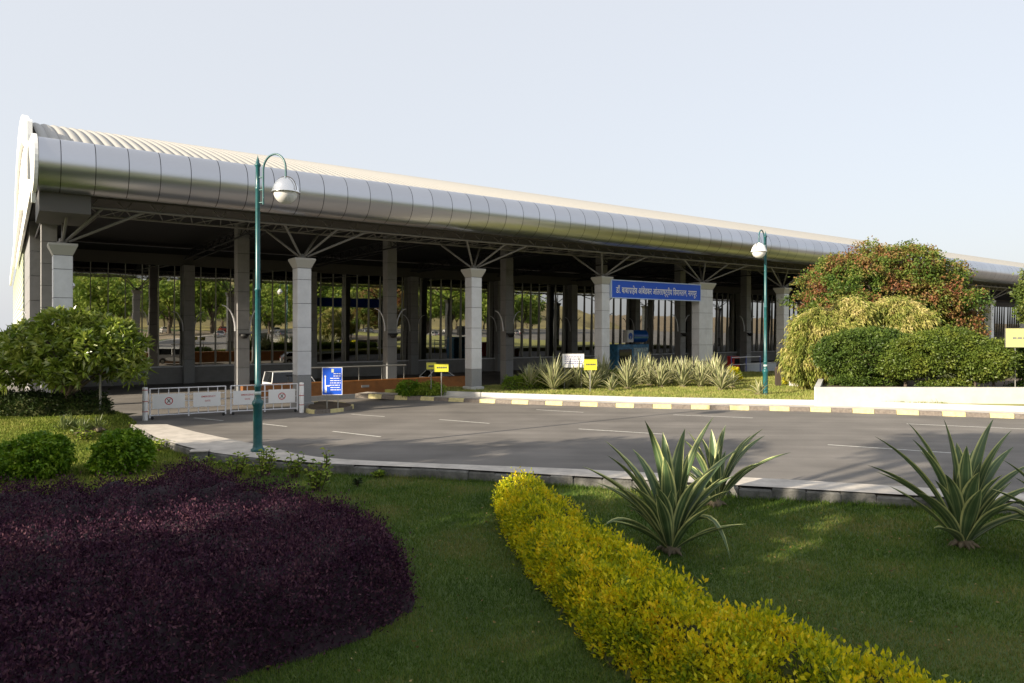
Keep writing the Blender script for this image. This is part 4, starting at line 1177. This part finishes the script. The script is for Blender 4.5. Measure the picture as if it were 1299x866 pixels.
# ------------------------------------------------------------------ beds and hedges
pp=[at(*q) for q in [(-60,655,.42),(0,626,.42),(100,624,.42),(180,614,.42),(235,600,.42),(275,603,.42),(300,616,.42),(360,628,.42),(420,642,.38),(468,668,.30),(500,705,.18),(520,748,.02),(504,786,-.1),(440,815,-.1),(365,838,-.1),(285,862,-.1),(190,915,-.1)]]
pp=pp+[(-3.2,3.0),(-7.5,3.0),(-12,7),(-12.5,10.5)]
o=bed('purple_shrubs',pp,.62,.55,-.1,190000,.043,.022,F_purple,shoots=3200,bump=.26,bscale=.62,up=.9,jitter=.045,side=.22,coremat=M_ptwig,near=7.5,clump_r=.05)
tag(o,'wide clipped mass of dark purple shrubs filling the near left of the lawn','shrub bed')
hp=[(-.30,12.5),(.44,12.6),(.78,11.3),(.90,10.3),(1.18,9.3),(1.42,8.2),(1.78,7.4),(2.10,6.6),(2.62,5.9),(3.1,5.1),(3.7,4.5),(5.0,3.3),(4.2,2.2),(2.7,3.6),(2.05,4.6),(1.55,5.3),(1.25,6.0),(.78,6.8),(.66,7.6),(.30,8.6),(.16,9.5),(-.06,10.5),(-.12,11.4)]
o=bed('golden_hedge',hp,.43,.28,-.1,110000,.056,.028,F_yellow,shoots=900,bump=.24,bscale=.85,up=1.0,jitter=.024,side=.38,coremat=M_gtwig,near=8.5,clump_r=.045,droop=.05)
tag(o,'long clipped golden yellow hedge running from the path towards the camera','hedge')
# hedge under the island agaves
hb=[bw(.8,-1.9),bw(15.8,-1.9),bw(15.8,-.75),bw(.8,-.75)]
o=bed('low_hedge',hb,.62,.45,.3,26000,.10,.055,leafmat('leaf_hedge',[(.08,.15,.012),(.16,.25,.02),(.28,.36,.03)],1.0,.5,.3,.5),bump=.08,jitter=.03,side=.35,coremat=M_gtwig)
tag(o,'low green clipped hedge behind the island agaves and in front of the columns','hedge')

def lobed(name, loc, lobes, nclump, per, cr, L, W, mat, label, cat, group=None, stem=None, stemr=.05, droop=.15, bias=None, fill=.35, r0=None, core=None, coreface=1):
    o=empty(name,loc); tag(o,label,cat,group)
    P,D,cl=crown(lobes,nclump,per,cr,fill)
    if bias is not None: D=unit(D*(.55)+np.array(bias))
    rn=np.clip(cl*.55+rng.random(len(P))*.45,0,1)
    foliage('crown' if stem is not None else 'leaves',P,D,rng.uniform(.7,1.25,len(P))*L,rng.uniform(.8,1.2,len(P))*W,mat,o,droop,rnd=rn)
    if stem is not None:
        mb=MB()
        for s_ in stem: trunk_mesh(s_,[(l[0],l[1],l[2]) for l in lobes],stemr,mb)
        mb.build('trunk',M_bark,o)
    return o

# round box shrubs on the left lawn
for (px,py,rr,lab_) in ((44,606,.62,'round clipped green shrub on the left lawn, nearer the picture edge'),(155,600,.52,'round clipped green shrub on the left lawn, nearer the stone kerb')):
    x,y=at(px,py,-.1)
    lobed('round_shrub',(x,y,-.1),[(0,0,.42,rr,rr*.95,.46),(.1,.1,.46,rr*.8,rr*.75,.42),(-.1,0,.2,rr*.9,rr*.9,.26)],900,20,.05,.085,.05,F_round,lab_,'shrub','round clipped shrubs',stem=[(0,0,0)],stemr=.04,fill=.45)
# frangipani
x,y=at(90,528,.33)
fr_l=[(-1.7,0,2.15,1.1,1.1,.65),(-.7,-.4,2.75,1.2,1.2,.75),(.3,.3,3.05,1.2,1.1,.75),(.9,-.4,2.6,1.1,1.1,.7),(1.95,0,2.45,.85,.9,.72),(-.1,-.8,2.2,1.2,.9,.6),(-2.5,.3,1.75,.7,.8,.5),(.9,.6,2.0,1.2,.8,.6),(-1.2,.7,2.5,1.0,.8,.7),(2.3,0,1.8,.5,.6,.45),(-.2,0,3.45,.8,.8,.5),(-1.9,.2,2.75,.8,.8,.5),(1.4,.2,3.0,.8,.8,.5),(-2.1,-.3,1.55,.8,.7,.45),(.2,-.9,1.75,1.0,.7,.45)]
o=empty('frangipani_tree',(x,y,.30)); fs_=.84; fr_l=[tuple(c*fs_ for c in l) for l in fr_l]; tag(o,'broad low frangipani tree by the left end of the building','tree')
P,D,cl=crown(fr_l,1500,1,.01,.35)
npr=13; Pc=np.repeat(P,npr,0); Dc=np.repeat(unit(D*.6+np.array([0,0,.55])),npr,0)
rd_=unit(rng.normal(size=Pc.shape)); Dd=unit(Dc*.75+rd_)
foliage('crown',Pc+Dd*.02,Dd,rng.uniform(.20,.34,len(Pc)),rng.uniform(.06,.085,len(Pc)),F_frang,o,.12,rnd=np.clip(np.repeat(cl,npr)*.5+rng.random(len(Pc))*.5,0,1))
mb=MB()
for k in range(3): trunk_mesh((random.uniform(-.1,.1),random.uniform(-.1,.1),0),[(l[0]*.9,l[1]*.9,l[2]+.1) for l in fr_l[k::3]],.12,mb,twigs=4)
mb.build('trunk',M_bark,o)
# dark shrubs under it
sp=[(-22,21.9),(-17,21.7),(-14.6,21.5),(-12.7,21.9),(-12.6,22.7),(-14.2,23.0),(-22,24.2)]
o=bed('dark_shrubs',sp,.62,.4,.28,16000,.12,.055,F_dark,bump=.16,bscale=.4,jitter=.06,side=.4,coremat=M_gtwig)
tag(o,'dark unclipped shrubs in the shade below the frangipani tree','shrub bed')

def spiky(px,py,z,L,n,W,mat,label,cat='yucca',group=None,seed=0):
    x,y=at(px,py,z); return agave(cat.replace(' ','_'),(x,y,z),[],n,L,W,label,mat,group,seed=seed)
F_yuc=agave_mat('yucca_green',(.12,.17,.05),(.08,.12,.035),(.30,.33,.12))
for i,(px,py,L,lb) in enumerate(((80,549,.62,'spiky yucca at the left of the clump in front of the frangipani'),(92,547,.70,'spiky yucca in the middle of the clump in front of the frangipani'),(104,550,.60,'spiky yucca at the right of the clump in front of the frangipani'),(124,546,.60,'single spiky yucca at the foot of the small garden lamp'))):
    o=spiky(px,py,.12,L*.85,34,.045,F_yuc,lb,'yucca','yuccas by the garden lamp',70+i); o['category']='yucca'

def weed(px,py,z,h,nst,label,mat=F_weed,leafL=.11,spread=.25,group=None,name='weed_plant',lw=.05,nl=9):
    x,y=at(px,py,z); o=empty(name,(x,y,z)); tag(o,label,'weed',group)
    Ps=[];Ds=[]; mb=MB()
    for i in range(nst):
        a=random.uniform(0,6.28); sp_=random.uniform(.1,1)*spread; hh=h*random.uniform(.55,1.05)
        b0=Vector((math.cos(a)*sp_*.4,math.sin(a)*sp_*.4,0)); t1=Vector((math.cos(a)*sp_,math.sin(a)*sp_,hh)); mid=b0.lerp(t1,.5)+Vector((0,0,.03))
        mb.tube([b0,mid,t1],[.010,.008,.004],5)
        for k in range(nl):
            f=.25+.75*k/(nl-1); p=b0.lerp(t1,f); q=k*2.4+i
            Ps.append(p); Ds.append((math.cos(q),math.sin(q),.55))
    mb.build('stem',M_twig,o)
    foliage('leaves',np.array([tuple(p) for p in Ps]),np.array(Ds),rng.uniform(.7,1.3,len(Ps))*leafL,lw,mat,o,.25)
    return o
for i,(px,py,h,n,lb,sp_) in enumerate([(298,603,.46,14,'leafy yellow green weed at the left of the footpath lamp',.32),(335,604,.58,16,'tall leafy weed growing just in front of the street lamp foot',.30),(375,606,.50,12,'leafy weed right of the street lamp foot',.25),
    (402,622,.55,20,'broad bushy weed against the kerb stones right of the street lamp',.36),(416,610,.62,5,'thin upright weed shoot behind the bushy one at the kerb',.10),(480,606,.14,9,'tiny low weed at the foot of the kerb stones',.16),(453,617,.14,4,'single dark seedling on the lawn near the kerb',.04),
    (105,562,.42,10,'wispy pale weed between the two round clipped shrubs',.3),(178,582,.72,3,'bare thin stems behind the right hand round shrub',.12),(166,556,.45,3,'thin dry stems near the left end of the footpath',.08),(205,572,.3,12,'grassy weed tuft beside the left stones of the footpath',.35),(255,600,.35,14,'leafy weed behind the junction box',.35)]):
    weed(px,py,-.1,h,n,lb,F_weed if i not in (6,) else F_dark,spread=sp_,group='weeds along the kerb stones',leafL=.09 if i in (8,9) else .12,nl=3 if i in (8,9) else 9)

# shrubs around the island and planter
def small_shrub(px,py,z,r,h,mat,label,n=260,L=.10,group=None):
    x,y=at(px,py,z); return lobed('small_shrub',(x,y,z),[(0,0,h*.5,r,r*.8,h*.55),(r*.5,0,h*.4,r*.6,r*.6,h*.45),(-r*.5,0,h*.42,r*.6,r*.6,h*.4)],n,16,.07,L,L*.5,mat,label,'shrub',group,stem=[(0,0,0)],stemr=.03)
small_shrub(519,500,.2,.45,.55,F_round,'loose green shrub at the left tip of the island bank',group='shrubs at the tip of the island')
small_shrub(545,500,.2,.55,.50,F_weed,'yellower loose shrub beside the post of the small yellow board',group='shrubs at the tip of the island')
small_shrub(1013,489,.3,.55,.55,F_yellow,'golden shrub on the grass below the short sloping wall',group='golden shrubs near the planter')
small_shrub(1050,490,.3,.35,.62,F_yellow,'golden shrub squeezed behind the left corner of the planter wall',group='golden shrubs near the planter')
small_shrub(930,484,.3,.35,.75,F_yellow,'little golden shrub peeping out behind the dense agave group',n=120,group='golden shrubs near the planter')

def pos(px,Y): return (px-CX)/F*Y
F_clip2=leafmat('leaf_clipped_olive',[(.045,.075,.012),(.095,.14,.02),(.18,.21,.035)],1.0,.45,.2,.45)
def clipped(px,Y,lobes,label,stems,n=1500,mat=F_clip):
    x=pos(px,Y); return lobed('clipped_shrub',(x,Y,.7),lobes,n,22,.09,.105,.055,mat,label,'shrub','clipped dark shrubs on the planter',stem=stems,stemr=.06,fill=.15,droop=.1)
clipped(1094,30.2,[(0,0,1.30,1.85,1.2,.98),(.9,.3,1.55,1.2,1.0,.82),(-.7,-.6,.15,.8,.45,.30),(.6,-.5,.1,.8,.4,.25)],'dark green clipped shrub at the left corner of the planter',[(-.7,0,0),(.5,.1,0)],2000)
clipped(1180,28.6,[(-.35,0,1.32,1.30,1.2,.78),(.75,.0,1.55,1.35,1.1,.80),(-1.15,-.1,.95,.75,.8,.5),(.3,-.6,.12,1.0,.4,.26)],'wide olive clipped shrub in the middle of the planter',[(-1.0,0,0),(.2,.1,0),(1.3,0,0)],2100,F_clip2)
clipped(1246,27.8,[(0,0,1.02,1.0,.95,.62),(.45,.2,1.35,.8,.8,.55)],'smaller clipped shrub of the planter just left of the pale yellow board',[(-.3,0,0),(.5,.1,0)],1200,F_clip2)
clipped(1335,28.4,[(0,0,1.50,1.7,1.2,.80),(-1.1,-.2,1.0,.9,.9,.5),(-1.0,-.5,.1,.9,.4,.28)],'clipped shrub of the planter behind the pale yellow board at the right edge',[(-.8,0,0),(.6,.1,0)],1500,F_clip)
# weeping pale bush
wl=[(0,0,1.6,1.8,1.4,1.4),(-1.1,-.3,1.1,1.0,1.1,1.05),(1.0,-.2,3.1,.85,.9,.80),(.5,-.9,1.9,.95,.8,.85),(-.5,-.1,2.55,1.15,1.0,.85),(-.4,-1.1,1.1,1.0,.7,.75),(1.5,0,2.2,.8,.9,.8)]
lobed('weeping_bush',(pos(1052,32.8),32.8,.55),wl,3400,20,.11,.20,.05,F_weep,'pale weeping bush with straw coloured drooping leaves left of the rusty tree','bush','pale weeping bushes',stem=[(-.3,0,0),(.4,0,0)],stemr=.07,bias=(0,-.1,-.45),fill=.1,droop=.3)
wl=[(0,0,2.2,1.5,1.2,1.1),(-.5,-.3,3.15,.95,.9,.75),(.45,-.5,2.75,.9,.8,.75),(.95,-.1,2.1,.75,1.0,.95),(-.4,-.7,2.1,1.0,.8,.9),(.1,.1,3.35,.9,.8,.6)]
lobed('weeping_bush',(pos(1138,33.2),33.2,.55),wl,2500,20,.11,.20,.05,F_weep,'smaller pale weeping bush directly in front of the middle of the rusty tree','bush','pale weeping bushes',stem=[(-.3,0,0),(.4,0,0)],stemr=.07,bias=(0,-.1,-.45),fill=.1,droop=.3)
# big rusty tree
bl=[]
rt=random.Random(4)
for i in range(46):
    a=rt.uniform(0,6.28); rr=math.sqrt(rt.random()); X=math.cos(a)*rr*4.3; Y_=math.sin(a)*rr*2.8
    top=7.55-2.7*(abs(X)/4.9)**2.2-.08*Y_*Y_
    z=top-(rt.random()**1.6)*2.6*(.5+.5*rt.random())
    bl.append((X+.2,Y_,z-.35,rt.uniform(.6,1.15),rt.uniform(.7,1.1),rt.uniform(.40,.62)))
for i in range(16):
    X=rt.uniform(-4.0,4.6); bl.append((X,rt.uniform(-2.6,-.6),3.1+rt.uniform(-.5,1.6),rt.uniform(.6,1.1),.9,rt.uniform(.4,.6)))
o=lobed('rusty_tree',(pos(1108,38.0),38.0,.0),bl,4200,18,.16,.14,.08,F_rain,'spreading domed tree with rust tinted green foliage before the right half of the building','tree',stem=[(0,0,0)],stemr=.30,fill=.3)
el=[(0,0,4.4,1.3,1.2,.9),(-.5,-.2,5.2,.8,.8,.6),(.4,.2,5.6,1.0,.9,.7),(-.7,0,3.6,.8,.8,.55),(.8,0,3.4,1.2,1,.8)]
lobed('edge_tree',(pos(1340,30.5),30.5,.3),el,1300,18,.13,.14,.075,leafmat('leaf_olive',[(.05,.09,.015),(.11,.15,.03),(.18,.19,.05)],.8,.5,.25,.5),'olive green tree cut by the right edge above the pale yellow board','tree',stem=[(0,0,0)],stemr=.12)

# ------------------------------------------------------------------ grass
def grass(name, polys_in, holes, n, area, h, wd, z0, mat, near=None, zf=None):
    pts=[];cnt=0; lo,hi=area
    while cnt<n:
        Q=rng.uniform(lo,hi,(n,2))
        if near is not None: Q=Q[rng.random(len(Q))<np.clip((near/np.maximum(.5,np.linalg.norm(Q,axis=1)))**2,0,1)]
        Q=Q[np.abs(Q[:,0])<.78*Q[:,1]+2.5]
        ok=seg_dist(Q,polys_in)[1]
        for hh in holes: ok&=~seg_dist(Q,hh)[1]
        Q=Q[ok]; pts.append(Q); cnt+=len(Q)
    Q=np.concatenate(pts)[:n]; n=len(Q)
    r_=np.linalg.norm(Q,axis=1)
    sc=np.clip(r_/9.0,.85,2.6)
    hh=h*rng.uniform(.5,1.3,n)*np.clip(sc,.9,1.5); ww=wd*sc
    tall=rng.random(n)<.007; hh=np.where(tall,hh*2.2,hh)
    a=rng.uniform(0,2*np.pi,n); lean=rng.uniform(.1,.9,n)*hh
    P0_=np.column_stack([Q,np.full(n,z0) if zf is None else zf(Q)-.008])
    sd_=np.column_stack([np.cos(a),np.sin(a),np.zeros(n)])*ww[:,None]/2
    b_=rng.uniform(0,2*np.pi,n); T=P0_+np.column_stack([np.cos(b_)*lean,np.sin(b_)*lean,hh])
    V=np.stack([P0_-sd_,P0_+sd_,T],1).reshape(-1,3)
    o=mesh_np(name,V,np.arange(3*n).reshape(n,3),mat,rnd=rng.random(n)); tag(o,kind='stuff'); return o
grass('lawn_grass',lawnpoly,[pp],420000,(np.array([-13,4.2]),np.array([14,16.5])),.040,.010,-.112,F_grass,near=6.0)
fr=[]
fl=[Vector(p) for p in resample(path_lo,900)]
for i in range(len(fl)-1):
    if fl[i].length>22: continue
    d_=(fl[i+1]-fl[i]).normalized(); n_=Vector((d_.y,-d_.x))
    dens=.4+.6*max(0,math.sin(i*.11)+math.sin(i*.047))
    for k in range(int(22*dens)+4): q=fl[i]+n_*random.uniform(.02,.16); fr.append((q.x,q.y))
fr=np.array(fr); n=len(fr); a=rng.uniform(0,2*np.pi,n); b_=rng.uniform(0,2*np.pi,n); hh=rng.uniform(.03,.13,n); wd_=.013
P_=np.column_stack([fr,np.full(n,-.11)]); sd_=np.column_stack([np.cos(a),np.sin(a),np.zeros(n)])*wd_/2
V=np.stack([P_-sd_,P_+sd_,P_+np.column_stack([np.cos(b_)*hh*.4,np.sin(b_)*hh*.4,hh])],1).reshape(-1,3)
tag(mesh_np('grass_fringe',V,np.arange(3*n).reshape(n,3),F_grass,rnd=rng.random(n)),kind='stuff')
n=700; Q=np.column_stack([rng.uniform(-3,11,n),rng.uniform(5,13.5,n)]); Q=Q[seg_dist(Q,lawnpoly)[1]&~seg_dist(Q,pp)[1]]; n=len(Q)
foliage('fallen_leaves',np.column_stack([Q,rng.uniform(-.09,-.065,n)]),np.column_stack([rng.normal(size=(n,2)),rng.normal(size=n)*.15]),rng.uniform(.03,.06,n),.022,leafmat('leaf_fallen',[(.10,.06,.02),(.22,.15,.05),(.35,.28,.12)],2,.7,0,.2),None,0)
tag(bpy.data.objects['fallen_leaves'],kind='stuff')
grass('lawn_grass_far',mound_poly,[],70000,(np.array([-22,14]),np.array([-9,24])),.045,.014,-.112,F_mgrass,zf=mound_z)
grass('lawn_grass_left',lawnpoly,[],60000,(np.array([-17,11.5]),np.array([-5.5,21])),.05,.015,-.112,F_mgrass)
grass('island_grass',island_poly,[],70000,(np.array([-4,25]),np.array([16,48])),.06,.014,.295,F_igrass)

# ------------------------------------------------------------------ trees outside the frame that shade the lawn and the road
def shade_proto(seed, n=420, per=15):
    rt=random.Random(seed); L_=[]
    for i in range(15):
        a=rt.uniform(0,6.28); rr=math.sqrt(rt.random())*.78
        L_.append((math.cos(a)*rr,math.sin(a)*rr,rt.uniform(-.28,.35),rt.uniform(.28,.42),rt.uniform(.28,.42),rt.uniform(.18,.28)))
    return L_,n,per
def shade_tree(x,y,h,r,seed,label,tx=None,ty=None):
    L_,n,per=shade_proto(seed); tx=x if tx is None else tx; ty=y if ty is None else ty
    o=empty('shade_tree',(tx,ty,-.1)); tag(o,label,'tree','tall trees beside the lawn')
    lb=[((l[0]*r+x-tx),(l[1]*r+y-ty),l[2]*r*.8+h,l[3]*r,l[4]*r,l[5]*r) for l in L_]
    P,D,cl=crown(lb,int(n*r*.46),per,.20,.4)
    foliage('crown',P,D,rng.uniform(.2,.36,len(P)),rng.uniform(.12,.19,len(P)),F_green,o,.2)
    trunk_mesh((0,0,0),[(l[0],l[1],l[2]) for l in lb[:9]],.06*r+.12).build('trunk',M_bark,o)
SH=[(-5.7,4.6,8.7,2.4,-7,4),(-10.9,6.9,6.5,2.5,None,None),(-13.0,9.4,4.9,2.1,None,None),(-15.2,10.9,3.9,1.7,None,None),(-8.7,-3,6,2.6,None,None),(-12.9,-1.1,5.5,2.5,None,None),(-16.7,.4,5,2.3,None,None),
    (-4.2,-3.2,8,2.6,None,None),(-7.7,-1,7.5,2.6,None,None),(-12.3,.2,6.5,2.1,None,None),(-20.9,4.7,5,2.2,None,None),(-15.2,3.7,5.5,2.1,None,None),(-14.1,3.9,6.3,2.0,-14.5,4.5),(-6.7,.2,8.5,2.3,-7.5,.6),(-27,13.0,8.5,2.4,-28,13),(-21.5,18.4,8.6,2.6,-22.5,18.4)]
for i,(x,y,h,r,tx,ty) in enumerate(SH): shade_tree(x,y,h,r,100+i,'leafy tree standing outside the picture on the left of the lawn',tx,ty)

# ------------------------------------------------------------------ what the mirror glass reflects: car park, trees and a dry hill
def poly_sheet(name,poly,z,mat):
    mb=MB(); mb.add([(p[0],p[1],z) for p in poly],[tuple(range(len(poly)))]); o=mb.build(name,mat); tag(o,kind='structure'); return o
poly_sheet('car_park',[bw(-5,-34),bw(120,-34),bw(120,-62),bw(-5,-62)],-.09,simple('park_paving',(.30,.24,.17),.9,noise=.35,scale=.2,detail=8))
poly_sheet('verge',[bw(-5,-62.5),bw(120,-62.5),bw(140,-120),bw(-25,-120)],-.3,simple('dry_grass',(.26,.22,.07),.95,noise=.5,scale=.12,detail=8))
gx=np.linspace(-60,150,70); gy=np.linspace(-100,-240,24)
X,Y=np.meshgrid(gx,gy); Pg=np.column_stack([X.ravel(),Y.ravel()]); nz=Noise2(.012,21)
ramp=np.clip((-100-Pg[:,1])/80,0,1); Z=-.5+(13+4*nz(Pg))*ramp*(2-ramp)*.9+.6*Noise2(.06,22)(Pg)*ramp
W3=np.array([bw(*p) for p in Pg]); a=(np.arange(23)[:,None]*70+np.arange(69)[None,:]).ravel()
tag(mesh_np('hill',np.column_stack([W3,Z]),np.stack([a,a+1,a+71,a+70],1),simple('dry_hill',(.20,.17,.075),.95,noise=.6,scale=.06,detail=10),smooth=True),kind='structure')
def park_tree(seed):
    rt=random.Random(seed); o=empty('park_tree'); lb=[]
    for i in range(11):
        a=rt.uniform(0,6.28); rr=math.sqrt(rt.random())*1.5; lb.append((math.cos(a)*rr,math.sin(a)*rr,3.2+rt.uniform(-.9,1.0),rt.uniform(.7,1.1),rt.uniform(.7,1.1),rt.uniform(.5,.8)))
    P,D,cl=crown(lb,330,12,.2,.35); foliage('crown',P,D,rng.uniform(.22,.38,len(P)),.17,leafmat('leaf_park%d'%seed,[(.09,.16,.02),(.19,.28,.04),(.36,.40,.08)],.5,.5,.3,.5),o,.2)
    trunk_mesh((0,0,0),[l[:3] for l in lb[:6]],.16).build('trunk',M_bark,o); return o
pts_=[]
rt=random.Random(77)
protos=[park_tree(1),park_tree(2),park_tree(3)]
PT=[(s_,rt.uniform(-56,-46)) for s_ in np.arange(-4,78,7.6)]+[(s_,rt.uniform(-70,-64)) for s_ in np.arange(-2,92,7.5)]+[(s_+3,rt.uniform(-90,-78)) for s_ in np.arange(-10,100,9)]+[(rt.uniform(-10,110),rt.uniform(-150,-108)) for _ in range(70)]+[(6,-46),(19,-50),(31,-45),(47,-49),(62,-46)]
for i,(s_,t_) in enumerate(PT):
    if i<3: o=protos[i]
    else: o=copy_tree(protos[i%3])
    x,y=bw(s_+rt.uniform(-1,1),t_); zz=-.2 if t_>-108 else -.5+10*min(1,(-100-t_)/80)*(2-min(1,(-100-t_)/80))*.9
    o.location=(x*U,y*U,zz*U); k=rt.uniform(1.0,1.9) if i>=11 else rt.uniform(1.7,2.3); o.scale=(k,k,k*rt.uniform(.85,1.15)); o.rotation_euler=(0,0,rt.uniform(0,6.28))
    tag(o,'green tree by the car park, seen only as a reflection in the glass','tree','trees reflected in the terminal glass')
cols=[M_carw,simple('car_silver',(.4,.41,.42),.25,metal=.5),simple('car_red',(.35,.03,.02),.25),simple('car_grey',(.09,.10,.12),.25)]
pc=[]
for i in range(14):
    s_=4+i*4.4+rt.uniform(-.5,.5); t_=-38 if i%2 else -56
    if i<4:
        o=place_car(s_,t_,R(90),'parked car seen only as a reflection in the terminal glass',z=-.09,body=cols[i]); pc.append(o)
    else:
        o=copy_tree(pc[i%4]); x,y=bw(s_,t_); o.location=(x*U,y*U,-.09*U)
    o['group']='cars reflected in the terminal glass'
